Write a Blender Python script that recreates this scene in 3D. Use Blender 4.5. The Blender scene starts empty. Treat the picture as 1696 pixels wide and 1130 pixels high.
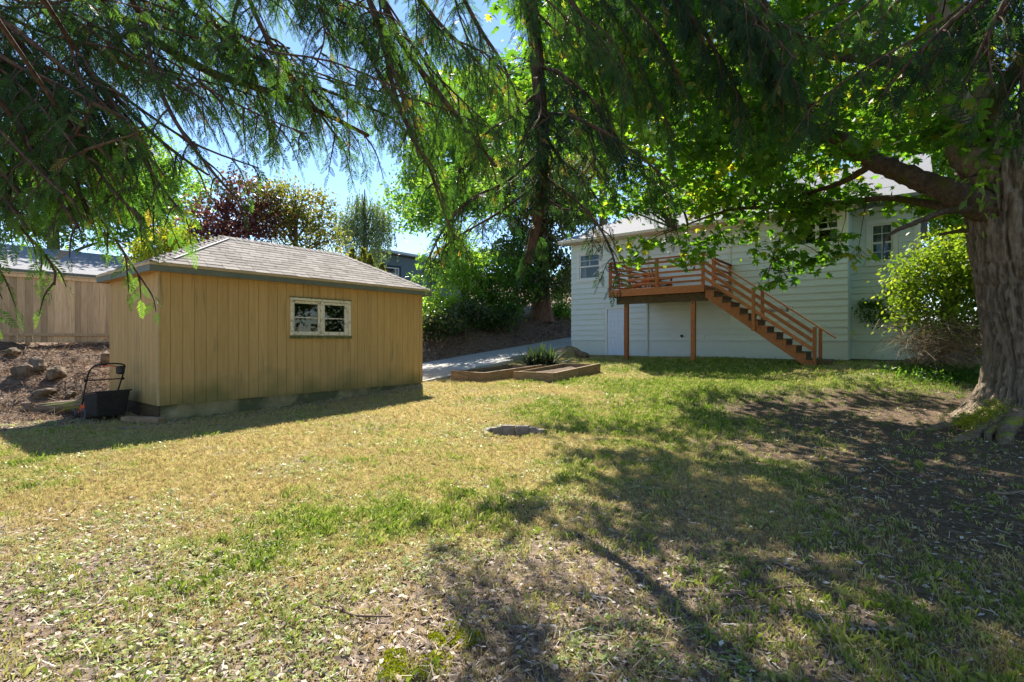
import bpy, math, random
import numpy as np
from mathutils import Matrix, Vector

random.seed(7)
R = np.random.default_rng(11)
S = bpy.context.scene
C = S.collection
rad = math.radians

# ------------------------------------------------------------------ camera
F = 848.0                      # focal length in photo pixels (18 mm on a 36 mm sensor)
HZ = 563.0                     # row of the horizon
CAMZ = 1.5
cam = bpy.data.cameras.new('camera')
cam.lens = 18.0
cam.sensor_width = 36.0
cam.shift_y = -2.0 / 1696.0
cam.clip_end = 2000
cam.clip_start = 0.05
camo = bpy.data.objects.new('camera', cam)
C.objects.link(camo)
camo.location = (0, 0, CAMZ)
camo.rotation_euler = (rad(90), 0, 0)
S.camera = camo

# ------------------------------------------------------------------ light
SUN_DIR = Vector((-0.18, 0.98, 0)).normalized()      # horizontal direction towards the sun
SUN_EL = rad(46)
w = bpy.data.worlds.new('World')
S.world = w
w.use_nodes = True
nt = w.node_tree
bg = nt.nodes['Background']
sky = nt.nodes.new('ShaderNodeTexSky')
sky.sky_type = 'NISHITA'
sky.sun_disc = False
sky.sun_elevation = SUN_EL
sky.sun_rotation = math.atan2(SUN_DIR.x, SUN_DIR.y)
sky.air_density = 1.0
sky.dust_density = 0.0
sky.ozone_density = 4.0
nt.links.new(sky.outputs[0], bg.inputs[0])
bg.inputs[1].default_value = 0.09
sl = bpy.data.lights.new('sun', 'SUN')
sl.energy = 5.0
sl.angle = rad(0.6)
sl.color = (1.0, 0.93, 0.82)
so = bpy.data.objects.new('sun', sl)
C.objects.link(so)
to_sun = Vector((SUN_DIR.x * math.cos(SUN_EL), SUN_DIR.y * math.cos(SUN_EL), math.sin(SUN_EL)))
so.rotation_euler = to_sun.to_track_quat('Z', 'Y').to_euler()
S.view_settings.view_transform = 'Standard'
S.view_settings.look = 'None'
S.view_settings.gamma = 1
S.view_settings.exposure = 1.42
S.cycles.max_bounces = 8
S.cycles.diffuse_bounces = 5
S.cycles.transmission_bounces = 6
S.cycles.transparent_max_bounces = 8
S.cycles.use_denoising = True

# ------------------------------------------------------------------ frames and helpers
UX, UY = 0.7887, -0.6148       # u axis: along the house front, to the right and nearer
VX, VY = 0.6148, 0.7887        # v axis: along the shed's long side, to the right and away
TH = math.atan2(UY, UX)


def at(px, py, D):
    return np.array(((px - 848.0) / F * D, D, CAMZ + (HZ - py) / F * D))


def uvz(u, v, z=0.0):
    return np.array((UX * u + VX * v, UY * u + VY * v, z))


_TAB = R.random((256, 256))


def vnoise(x, y, s, seed=0):
    x = np.asarray(x, float) / s + 37.3 * seed + 1000
    y = np.asarray(y, float) / s + 91.7 * seed + 1000
    xi = np.floor(x).astype(int)
    yi = np.floor(y).astype(int)
    fx = x - xi
    fy = y - yi
    fx = fx * fx * (3 - 2 * fx)
    fy = fy * fy * (3 - 2 * fy)
    a = _TAB[xi & 255, yi & 255]
    b = _TAB[(xi + 1) & 255, yi & 255]
    c = _TAB[xi & 255, (yi + 1) & 255]
    d = _TAB[(xi + 1) & 255, (yi + 1) & 255]
    return (a * (1 - fx) + b * fx) * (1 - fy) + (c * (1 - fx) + d * fx) * fy


def fbm(x, y, s, seed=0, o=4):
    t = 0
    amp = 0.5
    tot = 0
    for k in range(o):
        t = t + amp * vnoise(x, y, s / 2 ** k, seed + k * 3)
        tot += amp
        amp *= 0.55
    return t / tot


def sstep(a, b, x):
    t = np.clip((np.asarray(x, float) - a) / (b - a), 0, 1)
    return t * t * (3 - 2 * t)


def drive_z(v):
    return 0.33 + 0.095 * (np.clip(v, 9.0, 60) - 10)


TREE = (8.38, 8.3)


def H(x, y):
    x = np.asarray(x, float)
    y = np.asarray(y, float)
    u = UX * x + UY * y
    v = VX * x + VY * y
    lawn = np.minimum(np.interp(v, [3.0, 6.0, 8.0, 10, 12, 14, 15.5, 16.6, 19, 60], [0, 0.04, 0.13, 0.29, 0.35, 0.43, 0.64, 0.80, 0.84, 0.9]),
                      np.interp(y, [6, 8, 10, 12, 14], [0, 0.03, 0.14, 0.5, 0.95]))
    r2 = (x - TREE[0]) ** 2 + (y - TREE[1]) ** 2
    lawn = lawn + 0.16 * np.exp(-r2 / 1.6)
    # bank on the left
    bk = np.interp(-u, [12.7, 13.3, 14.4, 16.0, 18.0, 22, 40, 120], [0, 0.12, 0.70, 1.12, 1.40, 1.6, 3.2, 9])
    low = lawn * sstep(-14.5, -11.5, u) + bk
    low = np.where(u > -12.7, lawn, np.maximum(bk, lawn * 0.6))
    dz = drive_z(v)
    up = np.interp(-u, [14.5, 15.0, 16.5, 18.0, 22, 40, 120], [0, 0.25, 1.15, 1.3, 1.6, 3.4, 10])
    high = np.where(u < -11.9, dz - 0.05 + up, lawn)
    t = sstep(-12.4, -11.2, u)
    edge = (dz - 0.05) * (1 - t) + lawn * t
    high = np.where((u > -12.4) & (u < -11.2), edge, high)
    m = sstep(9.0, 10.6, v)
    z = low * (1 - m) + high * m
    z = z + 0.05 * np.clip(y - 30, 0, 200) + 0.0
    bump = (fbm(x, y, 1.1, 3) - 0.5) * 0.05 + (fbm(x, y, 0.25, 9, 2) - 0.5) * 0.018
    rough = sstep(-12.9, -14.0, u)
    bump = bump + rough * ((fbm(x, y, 0.9, 21) - 0.5) * 0.35 + (fbm(x, y, 0.28, 22, 2) - 0.5) * 0.12)
    dr = (u > -14.6) & (u < -11.6) & (v > 9.6)
    bump = np.where(dr, -0.02, bump)
    return z + bump


def Hs(x, y):
    return float(H(np.array([x]), np.array([y]))[0])


# ------------------------------------------------------------------ materials
def nodes_of(name):
    m = bpy.data.materials.new(name)
    m.use_nodes = True
    t = m.node_tree
    return m, t, t.nodes, t.links, t.nodes['Principled BSDF']


def ramp(n, stops):
    r = n.new('ShaderNodeValToRGB')
    e = r.color_ramp.elements
    while len(e) > 1:
        e.remove(e[-1])
    e[0].position = stops[0][0]
    e[0].color = (*stops[0][1], 1)
    for p, c in stops[1:]:
        x = e.new(p)
        x.color = (*c, 1)
    return r


def pm(name, stops, scale=5, rough=0.8, bump=0.3, stretch=(1, 1, 1), detail=6, vary=0.25, dist=0.02, spec=0.3,
       spots=None, coords='Object', nrough=0.6):
    """noise-coloured surface; vary = brightness difference from one object to the next"""
    m, t, n, l, b = nodes_of(name)
    tc = n.new('ShaderNodeTexCoord')
    mp = n.new('ShaderNodeMapping')
    mp.inputs['Scale'].default_value = stretch
    l.new(tc.outputs[coords], mp.inputs[0])
    oi = n.new('ShaderNodeObjectInfo')
    add = n.new('ShaderNodeVectorMath')
    add.operation = 'ADD'
    mul = n.new('ShaderNodeMath')
    mul.operation = 'MULTIPLY'
    mul.inputs[1].default_value = 40.0 if vary > 0 else 0.0
    l.new(oi.outputs['Random'], mul.inputs[0])
    l.new(mp.outputs[0], add.inputs[0])
    l.new(mul.outputs[0], add.inputs[1])
    nz = n.new('ShaderNodeTexNoise')
    nz.inputs['Scale'].default_value = scale
    nz.inputs['Detail'].default_value = detail
    nz.inputs['Roughness'].default_value = nrough
    l.new(add.outputs[0], nz.inputs['Vector'])
    r = ramp(n, stops)
    l.new(nz.outputs['Fac'], r.inputs[0])
    col = r.outputs[0]
    if spots:
        s2, thr, c2 = spots
        n2 = n.new('ShaderNodeTexNoise')
        n2.inputs['Scale'].default_value = s2
        n2.inputs['Detail'].default_value = 5
        l.new(add.outputs[0], n2.inputs['Vector'])
        r2 = ramp(n, [(thr - 0.06, (0, 0, 0)), (thr + 0.08, (1, 1, 1))])
        l.new(n2.outputs['Fac'], r2.inputs[0])
        mx = n.new('ShaderNodeMixRGB')
        mx.inputs['Color2'].default_value = (*c2, 1)
        l.new(r2.outputs[0], mx.inputs['Fac'])
        l.new(col, mx.inputs['Color1'])
        col = mx.outputs[0]
    if vary > 0:
        mr = n.new('ShaderNodeMapRange')
        mr.inputs['To Min'].default_value = 1 - vary
        mr.inputs['To Max'].default_value = 1 + vary
        l.new(oi.outputs['Random'], mr.inputs['Value'])
        hs = n.new('ShaderNodeHueSaturation')
        l.new(mr.outputs[0], hs.inputs['Value'])
        l.new(col, hs.inputs['Color'])
        col = hs.outputs[0]
    l.new(col, b.inputs['Base Color'])
    b.inputs['Roughness'].default_value = rough
    b.inputs['Specular IOR Level'].default_value = spec
    if bump > 0:
        bp = n.new('ShaderNodeBump')
        bp.inputs['Strength'].default_value = bump
        bp.inputs['Distance'].default_value = dist
        l.new(nz.outputs['Fac'], bp.inputs['Height'])
        l.new(bp.outputs[0], b.inputs['Normal'])
    return m


def leaf_mat(name, stops, trans=0.45, rough=0.45, spec=0.4, boost=1.5, blue=0.35):
    """thin leaf: colour from the leaf's own tint, light passes through"""
    m, t, n, l, b = nodes_of(name)
    a = n.new('ShaderNodeAttribute')
    a.attribute_name = 'tint'
    r = ramp(n, stops)
    l.new(a.outputs['Fac'], r.inputs[0])
    l.new(r.outputs[0], b.inputs['Base Color'])
    b.inputs['Roughness'].default_value = rough
    b.inputs['Specular IOR Level'].default_value = spec
    tr = n.new('ShaderNodeBsdfTranslucent')
    g = n.new('ShaderNodeMixRGB')
    g.blend_type = 'MULTIPLY'
    g.inputs['Fac'].default_value = 1
    g.inputs['Color2'].default_value = (boost, boost * 1.05, boost * blue, 1)
    l.new(r.outputs[0], g.inputs['Color1'])
    l.new(g.outputs[0], tr.inputs['Color'])
    mx = n.new('ShaderNodeMixShader')
    mx.inputs[0].default_value = trans
    l.new(b.outputs[0], mx.inputs[1])
    l.new(tr.outputs[0], mx.inputs[2])
    l.new(mx.outputs[0], n['Material Output'].inputs['Surface'])
    return m


def glass_mat(name):
    m, t, n, l, b = nodes_of(name)
    b.inputs['Base Color'].default_value = (0.9, 0.95, 0.95, 1)
    b.inputs['Roughness'].default_value = 0.03
    gl = n.new('ShaderNodeBsdfGlossy')
    gl.inputs['Roughness'].default_value = 0.02
    tp = n.new('ShaderNodeBsdfTransparent')
    tp.inputs['Color'].default_value = (0.75, 0.8, 0.8, 1)
    fr = n.new('ShaderNodeFresnel')
    fr.inputs['IOR'].default_value = 1.5
    mx = n.new('ShaderNodeMixShader')
    l.new(fr.outputs[0], mx.inputs[0])
    l.new(tp.outputs[0], mx.inputs[1])
    l.new(gl.outputs[0], mx.inputs[2])
    l.new(mx.outputs[0], n['Material Output'].inputs['Surface'])
    return m


M = {}
M['shed'] = pm('shed_paint', [(0.3, (0.415, 0.265, 0.10)), (0.55, (0.475, 0.31, 0.125)), (0.75, (0.515, 0.345, 0.145))], 3, 0.75, 0.15,
               (6, 6, 0.5), vary=0.045, spots=(2.2, 0.66, (0.27, 0.20, 0.09)))
_t = M['shed'].node_tree
_n, _l = _t.nodes, _t.links
_b = _n['Principled BSDF']
_src = _b.inputs['Base Color'].links[0].from_socket
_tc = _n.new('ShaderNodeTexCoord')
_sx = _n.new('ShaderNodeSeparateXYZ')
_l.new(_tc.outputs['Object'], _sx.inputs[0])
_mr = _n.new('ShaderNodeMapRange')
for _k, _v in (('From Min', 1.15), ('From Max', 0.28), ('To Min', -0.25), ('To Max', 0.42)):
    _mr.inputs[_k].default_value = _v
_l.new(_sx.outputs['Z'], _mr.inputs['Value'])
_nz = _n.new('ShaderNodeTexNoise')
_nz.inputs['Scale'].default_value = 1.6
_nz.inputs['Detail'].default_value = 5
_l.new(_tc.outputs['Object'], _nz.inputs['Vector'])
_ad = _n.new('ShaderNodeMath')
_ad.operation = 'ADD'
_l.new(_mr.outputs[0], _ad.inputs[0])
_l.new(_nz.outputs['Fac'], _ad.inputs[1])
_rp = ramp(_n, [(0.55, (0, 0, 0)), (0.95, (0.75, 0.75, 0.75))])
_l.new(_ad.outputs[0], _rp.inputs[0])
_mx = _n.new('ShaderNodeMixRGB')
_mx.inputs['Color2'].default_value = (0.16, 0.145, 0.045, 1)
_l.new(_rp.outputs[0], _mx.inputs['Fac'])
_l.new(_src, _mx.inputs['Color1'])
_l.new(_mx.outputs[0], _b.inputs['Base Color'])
M['fascia'] = pm('fascia_paint', [(0.3, (0.11, 0.122, 0.088)), (0.7, (0.155, 0.17, 0.125))], 6, 0.6, 0.1, vary=0.04)
M['drip'] = pm('edge_strip_paint', [(0.3, (0.42, 0.30, 0.15)), (0.7, (0.52, 0.38, 0.20))], 6, 0.6, 0.1, vary=0.04)
M['shingle'] = pm('asphalt_shingle', [(0.25, (0.19, 0.165, 0.145)), (0.5, (0.30, 0.27, 0.24)), (0.75, (0.39, 0.35, 0.32))], 60, 0.95, 0.7,
                  vary=0.22, dist=0.004, spec=0.15, spots=(5, 0.66, (0.17, 0.135, 0.115)))
M['shingle_dark'] = pm('asphalt_roof', [(0.25, (0.06, 0.065, 0.07)), (0.75, (0.13, 0.135, 0.14))], 50, 0.95, 0.5, vary=0.05, dist=0.004)
M['concrete'] = pm('old_concrete', [(0.25, (0.17, 0.14, 0.07)), (0.55, (0.28, 0.235, 0.125)), (0.8, (0.38, 0.32, 0.19))], 4, 0.9, 0.5, vary=0.08,
                   spots=(2.2, 0.50, (0.10, 0.10, 0.05)))
M['slab'] = pm('driveway_concrete', [(0.25, (0.30, 0.285, 0.255)), (0.6, (0.40, 0.385, 0.35)), (0.8, (0.46, 0.44, 0.40))], 5, 0.9, 0.3, vary=0.06,
               spots=(1.6, 0.68, (0.22, 0.20, 0.17)))
M['fence'] = pm('fence_cedar', [(0.2, (0.32, 0.225, 0.13)), (0.5, (0.47, 0.345, 0.205)), (0.8, (0.60, 0.46, 0.30))], 4, 0.85, 0.3,
                (7, 7, 0.6), vary=0.32, spots=(4, 0.74, (0.16, 0.09, 0.05)))
M['white_old'] = pm('peeling_white_paint', [(0.35, (0.30, 0.25, 0.16)), (0.46, (0.62, 0.58, 0.46)), (0.7, (0.70, 0.66, 0.55))], 14, 0.8, 0.4,
                    vary=0.05, dist=0.004)
M['moss_wood'] = pm('mossy_sill', [(0.35, (0.06, 0.07, 0.02)), (0.6, (0.16, 0.17, 0.07)), (0.75, (0.40, 0.36, 0.24))], 12, 0.95, 0.6, vary=0.05)
M['house'] = pm('house_siding_paint', [(0.3, (0.64, 0.70, 0.665)), (0.7, (0.70, 0.76, 0.725))], 3, 0.6, 0.08, (1, 6, 6), vary=0.03)
M['house_base'] = pm('house_base_paint', [(0.3, (0.62, 0.685, 0.65)), (0.7, (0.68, 0.74, 0.705))], 5, 0.7, 0.2, vary=0.03)
M['white'] = pm('white_trim_paint', [(0.3, (0.72, 0.73, 0.70)), (0.7, (0.78, 0.79, 0.76))], 6, 0.5, 0.05, vary=0.02)
M['door'] = pm('door_paint', [(0.3, (0.66, 0.74, 0.84)), (0.7, (0.70, 0.78, 0.87))], 5, 0.4, 0.03, vary=0.0)
M['cream'] = pm('cream_gutter_paint', [(0.3, (0.62, 0.56, 0.42)), (0.7, (0.70, 0.63, 0.48))], 6, 0.5, 0.05, vary=0.03)
M['deck'] = pm('stained_cedar', [(0.25, (0.19, 0.060, 0.018)), (0.5, (0.31, 0.110, 0.034)), (0.8, (0.43, 0.175, 0.060))], 4, 0.6, 0.2,
               (6, 6, 6), vary=0.22, spots=(3, 0.72, (0.11, 0.045, 0.02)))
M['treated'] = pm('weathered_beam', [(0.25, (0.045, 0.030, 0.014)), (0.6, (0.11, 0.075, 0.034)), (0.8, (0.17, 0.12, 0.055))], 5, 0.85, 0.4,
                  (1, 5, 5), vary=0.15)
M['bed'] = pm('bed_timber', [(0.25, (0.15, 0.095, 0.052)), (0.55, (0.27, 0.18, 0.10)), (0.8, (0.37, 0.255, 0.15))], 5, 0.85, 0.3,
              (1.2, 1.2, 5), vary=0.2, spots=(2.5, 0.62, (0.15, 0.12, 0.06)))
M['soil'] = pm('garden_soil', [(0.3, (0.05, 0.032, 0.02)), (0.55, (0.12, 0.08, 0.052)), (0.75, (0.24, 0.17, 0.115))], 18, 1.0, 0.9, vary=0.0, dist=0.03)
M['bark'] = pm('furrowed_bark', [(0.25, (0.055, 0.04, 0.027)), (0.48, (0.20, 0.155, 0.108)), (0.75, (0.33, 0.27, 0.195))], 7, 0.95, 0.9,
               (4.5, 4.5, 0.8), vary=0.0, dist=0.03, spots=(1.1, 0.66, (0.075, 0.075, 0.02)), nrough=0.7)
M['limb'] = pm('mossy_limb_bark', [(0.25, (0.025, 0.017, 0.011)), (0.5, (0.085, 0.060, 0.040)), (0.75, (0.17, 0.13, 0.09))], 14, 0.95, 1.0,
               vary=0.0, dist=0.03, spots=(2.6, 0.57, (0.075, 0.07, 0.014)), nrough=0.75)
M['plainbark'] = pm('grey_brown_bark', [(0.25, (0.05, 0.035, 0.025)), (0.5, (0.12, 0.09, 0.065)), (0.75, (0.20, 0.16, 0.12))], 8, 0.95, 0.7, (3, 3, 0.7), vary=0.0)
M['cedarbark'] = pm('cedar_bark', [(0.25, (0.035, 0.020, 0.012)), (0.5, (0.095, 0.055, 0.034)), (0.75, (0.18, 0.115, 0.075))], 9, 0.95, 0.9,
                    (2.5, 2.5, 0.6), vary=0.0, dist=0.02)
M['redbark'] = pm('stringy_red_bark', [(0.25, (0.09, 0.045, 0.028)), (0.5, (0.24, 0.135, 0.09)), (0.75, (0.36, 0.22, 0.15))], 6, 0.95, 1.0,
                  (5, 5, 0.35), vary=0.0, dist=0.05)
M['twig'] = pm('dry_twig', [(0.3, (0.13, 0.085, 0.055)), (0.7, (0.30, 0.22, 0.15))], 20, 0.9, 0.3, vary=0.2)
M['rock'] = pm('grey_rock', [(0.25, (0.05, 0.036, 0.024)), (0.5, (0.14, 0.105, 0.072)), (0.75, (0.27, 0.21, 0.15))], 7, 0.95, 1.0, vary=0.2, dist=0.05,
               spots=(2.6, 0.66, (0.10, 0.10, 0.03)))
M['log'] = pm('rotten_log', [(0.25, (0.08, 0.055, 0.035)), (0.5, (0.20, 0.145, 0.095)), (0.75, (0.34, 0.27, 0.19))], 6, 0.95, 0.8, (1, 6, 6),
              vary=0.1, spots=(1.7, 0.56, (0.22, 0.24, 0.03)))
M['block'] = pm('paver_block', [(0.3, (0.16, 0.14, 0.125)), (0.7, (0.29, 0.265, 0.235))], 14, 0.9, 0.5, vary=0.15)
M['black'] = pm('black_plastic', [(0.3, (0.015, 0.015, 0.015)), (0.7, (0.03, 0.03, 0.03))], 10, 0.5, 0.05, vary=0.0)
M['bagcloth'] = pm('black_bag_fabric', [(0.3, (0.018, 0.017, 0.015)), (0.7, (0.04, 0.038, 0.034))], 25, 0.9, 0.3, vary=0.0)
M['orange'] = pm('orange_plastic', [(0.3, (0.62, 0.07, 0.02)), (0.7, (0.75, 0.10, 0.03))], 8, 0.35, 0.03, vary=0.0)
M['tyre'] = pm('grey_wheel_plastic', [(0.3, (0.06, 0.058, 0.055)), (0.7, (0.12, 0.115, 0.11))], 20, 0.8, 0.2, vary=0.0)
M['bluehouse'] = pm('blue_grey_stucco', [(0.3, (0.14, 0.19, 0.21)), (0.7, (0.18, 0.235, 0.255))], 12, 0.8, 0.2, vary=0.0)
M['navy'] = pm('navy_trim', [(0.3, (0.028, 0.040, 0.06)), (0.7, (0.045, 0.06, 0.085))], 8, 0.6, 0.05, vary=0.0)
M['paleroof'] = pm('pale_roof_edge', [(0.3, (0.50, 0.58, 0.58)), (0.7, (0.60, 0.67, 0.66))], 6, 0.5, 0.05, vary=0.0)
M['greyroof'] = pm('grey_house_roof', [(0.3, (0.20, 0.20, 0.21)), (0.7, (0.30, 0.30, 0.315))], 40, 0.9, 0.4, vary=0.0)
M['curtain'] = pm('pale_curtain', [(0.3, (0.45, 0.47, 0.44)), (0.7, (0.6, 0.6, 0.56))], 6, 0.9, 0.1, (8, 8, 0.3), vary=0.0)
M['inside'] = pm('dim_room_paint', [(0.3, (0.20, 0.18, 0.155)), (0.7, (0.26, 0.235, 0.2))], 2, 0.9, 0.05, vary=0.0)
M['metal'] = pm('galvanised_metal', [(0.3, (0.45, 0.45, 0.44)), (0.7, (0.6, 0.6, 0.59))], 10, 0.4, 0.05, vary=0.0)
M['lit_edge'] = pm('painted_sunlit_edge', [(0.3, (0.55, 0.52, 0.48)), (0.7, (0.72, 0.70, 0.66))], 12, 0.5, 0.1, vary=0.0)  # pale colour stands for sun catching the cap edges
M['glass'] = glass_mat('window_glass')
M['moss'] = leaf_mat('bright_moss', [(0, (0.15, 0.18, 0.012)), (0.6, (0.30, 0.33, 0.025)), (1, (0.44, 0.42, 0.04))], 0.3, 0.9, 0.1, 1.2)

G = [(0.0, (0.018, 0.045, 0.012)), (0.5, (0.038, 0.085, 0.016)), (1.0, (0.075, 0.125, 0.02))]
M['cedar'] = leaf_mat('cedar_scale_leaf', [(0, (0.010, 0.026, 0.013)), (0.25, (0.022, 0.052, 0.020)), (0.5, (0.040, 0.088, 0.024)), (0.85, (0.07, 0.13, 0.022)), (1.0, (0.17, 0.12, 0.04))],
                      0.5, 0.55, 0.25, 3.2)  # darkest stop holds the painted shade of the central boughs
M['maple'] = leaf_mat('maple_leaf', [(0, (0.035, 0.082, 0.014)), (0.5, (0.062, 0.130, 0.018)), (0.9, (0.105, 0.17, 0.022)), (1.0, (0.20, 0.19, 0.03))],
                      0.58, 0.45, 0.35, 3.2)
M['green'] = leaf_mat('broad_green_leaf', [(0, (0.030, 0.075, 0.018)), (0.6, (0.065, 0.13, 0.025)), (1, (0.12, 0.18, 0.035))], 0.52, 0.45, 0.35, 3.2)
M['laurel'] = leaf_mat('glossy_shrub_leaf', [(0, (0.06, 0.13, 0.025)), (0.6, (0.13, 0.22, 0.045)), (1, (0.24, 0.31, 0.08))], 0.52, 0.3, 0.6, 3.0)
M['dark'] = leaf_mat('dark_evergreen_leaf', [(0, (0.03, 0.055, 0.020)), (0.6, (0.065, 0.095, 0.035)), (1, (0.17, 0.15, 0.08))], 0.35, 0.5, 0.3, 2.4)
M['purple'] = leaf_mat('purple_plum_leaf', [(0, (0.06, 0.020, 0.025)), (0.6, (0.115, 0.038, 0.042)), (1, (0.20, 0.10, 0.07))], 0.42, 0.45, 0.4, 1.7, 0.7)
M['olive'] = leaf_mat('olive_green_leaf', [(0, (0.07, 0.09, 0.025)), (0.6, (0.15, 0.165, 0.045)), (1, (0.26, 0.20, 0.075))], 0.42, 0.5, 0.35, 2.0)
M['birch'] = leaf_mat('silvery_birch_leaf', [(0, (0.08, 0.13, 0.065)), (0.6, (0.16, 0.22, 0.12)), (1, (0.26, 0.31, 0.19))], 0.35, 0.45, 0.5, 1.8)
M['lime'] = leaf_mat('yellow_green_leaf', [(0, (0.10, 0.15, 0.012)), (0.6, (0.20, 0.24, 0.02)), (1, (0.36, 0.33, 0.03))], 0.45, 0.5, 0.3, 1.8)
M['limegreen'] = leaf_mat('fresh_green_leaf', [(0, (0.075, 0.13, 0.015)), (0.6, (0.145, 0.205, 0.024)), (1, (0.25, 0.28, 0.04))], 0.48, 0.5, 0.3, 2.0)
M['yucca'] = leaf_mat('sword_leaf', [(0, (0.045, 0.085, 0.055)), (0.6, (0.075, 0.125, 0.080)), (1, (0.15, 0.20, 0.10))], 0.2, 0.4, 0.5, 1.5)
M['grass'] = leaf_mat('lawn_blade', [(0.0, (0.36, 0.25, 0.125)), (0.25, (0.51, 0.415, 0.215)), (0.45, (0.44, 0.42, 0.155)), (0.7, (0.25, 0.31, 0.05)), (1.0, (0.10, 0.185, 0.02))],
                      0.33, 0.7, 0.2, 1.25, 0.85)
M['weed'] = leaf_mat('lawn_weed_leaf', [(0, (0.17, 0.25, 0.05)), (0.5, (0.32, 0.38, 0.10)), (1, (0.52, 0.54, 0.24))], 0.35, 0.5, 0.4, 1.5, 0.6)
M['litter'] = leaf_mat('fallen_leaf', [(0, (0.08, 0.055, 0.042)), (0.4, (0.23, 0.17, 0.125)), (0.7, (0.42, 0.335, 0.26)), (0.9, (0.58, 0.50, 0.40)), (1, (0.72, 0.69, 0.60))],
                       0.12, 0.7, 0.25, 1.1, 0.9)
M['banklitter'] = leaf_mat('brown_bank_leaf', [(0, (0.06, 0.035, 0.022)), (0.4, (0.17, 0.10, 0.062)), (0.75, (0.32, 0.205, 0.13)), (1, (0.50, 0.38, 0.27))], 0.12, 0.8, 0.2, 1.1, 0.8)
M['drybrush'] = leaf_mat('dry_brush_twig', [(0, (0.13, 0.085, 0.055)), (0.6, (0.27, 0.19, 0.125)), (1, (0.42, 0.32, 0.22))], 0.1, 0.9, 0.2, 1.2)


# ------------------------------------------------------------------ mesh building
class MB:
    def __init__(self):
        self.v = []
        self.f = []

    def box(self, x0, x1, y0, y1, z0, z1):
        o = len(self.v)
        self.v += [(x0, y0, z0), (x1, y0, z0), (x1, y1, z0), (x0, y1, z0), (x0, y0, z1), (x1, y0, z1), (x1, y1, z1), (x0, y1, z1)]
        self.f += [tuple(o + i for i in q) for q in ((3, 2, 1, 0), (4, 5, 6, 7), (0, 1, 5, 4), (1, 2, 6, 5), (2, 3, 7, 6), (3, 0, 4, 7))]
        return self

    def hexa(self, p):
        """eight corners: bottom ring then top ring"""
        o = len(self.v)
        self.v += [tuple(float(c) for c in q) for q in p]
        self.f += [tuple(o + i for i in q) for q in ((3, 2, 1, 0), (4, 5, 6, 7), (0, 1, 5, 4), (1, 2, 6, 5), (2, 3, 7, 6), (3, 0, 4, 7))]
        return self

    def poly(self, pts):
        o = len(self.v)
        self.v += [tuple(float(c) for c in q) for q in pts]
        self.f.append(tuple(range(o, o + len(pts))))
        return self

    def beam(self, a, b, wd, ht, up=(0, 0, 1)):
        """rectangular bar from a to b, wd across, ht along up"""
        a = Vector(a)
        b = Vector(b)
        d = (b - a).normalized()
        s = d.cross(Vector(up)).normalized() * (wd / 2)
        t = s.cross(d).normalized() * (ht / 2)
        return self.hexa([a - s - t, a + s - t, b + s - t, b - s - t, a - s + t, a + s + t, b + s + t, b - s + t])

    def tube(self, pts, rr, n=8, cap=True, rough=0.0, seed=0):
        v, f = tube_arrays(pts, rr, n, rough, seed)
        o = len(self.v)
        self.v += [tuple(q) for q in v]
        self.f += [tuple(int(i) + o for i in q) for q in f]
        if cap:
            k = len(v) // n
            self.f.append(tuple(o + i for i in range(n - 1, -1, -1)))
            self.f.append(tuple(o + (k - 1) * n + i for i in range(n)))
        return self

    def cyl(self, c, axis, r, h, n=16):
        a = Vector(axis).normalized()
        p = Vector(c)
        return self.tube([p - a * h / 2, p + a * h / 2], [r, r], n)

    def build(self, name, mat, parent=None, smooth=False, bevel=0.0, loc=None):
        me = bpy.data.meshes.new(name)
        me.from_pydata(self.v, [], self.f)
        me.update()
        return link(name, me, mat, parent, smooth, bevel, loc)


def link(name, me, mat, parent=None, smooth=False, bevel=0.0, loc=None):
    o = bpy.data.objects.new(name, me)
    if mat is not None and len(me.materials) == 0:
        me.materials.append(M[mat] if isinstance(mat, str) else mat)
    C.objects.link(o)
    if parent is not None:
        o.parent = parent
    if loc is not None:
        o.location = loc
    if smooth:
        me.polygons.foreach_set('use_smooth', [True] * len(me.polygons))
    if bevel > 0:
        bv = o.modifiers.new('bevel', 'BEVEL')
        bv.width = bevel
        bv.segments = 2
        bv.limit_method = 'ANGLE'
    return o


def smooth_path(pts, k=5):
    p = np.asarray([np.asarray(q, float) for q in pts])
    if len(p) < 3 or k <= 1:
        return p
    e = np.vstack([2 * p[0] - p[1], p, 2 * p[-1] - p[-2]])
    out = []
    for i in range(1, len(e) - 2):
        for j in range(k):
            t = j / k
            out.append(0.5 * ((2 * e[i]) + (-e[i - 1] + e[i + 1]) * t + (2 * e[i - 1] - 5 * e[i] + 4 * e[i + 1] - e[i + 2]) * t * t +
                              (-e[i - 1] + 3 * e[i] - 3 * e[i + 1] + e[i + 2]) * t ** 3))
    out.append(p[-1])
    return np.array(out)


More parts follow.
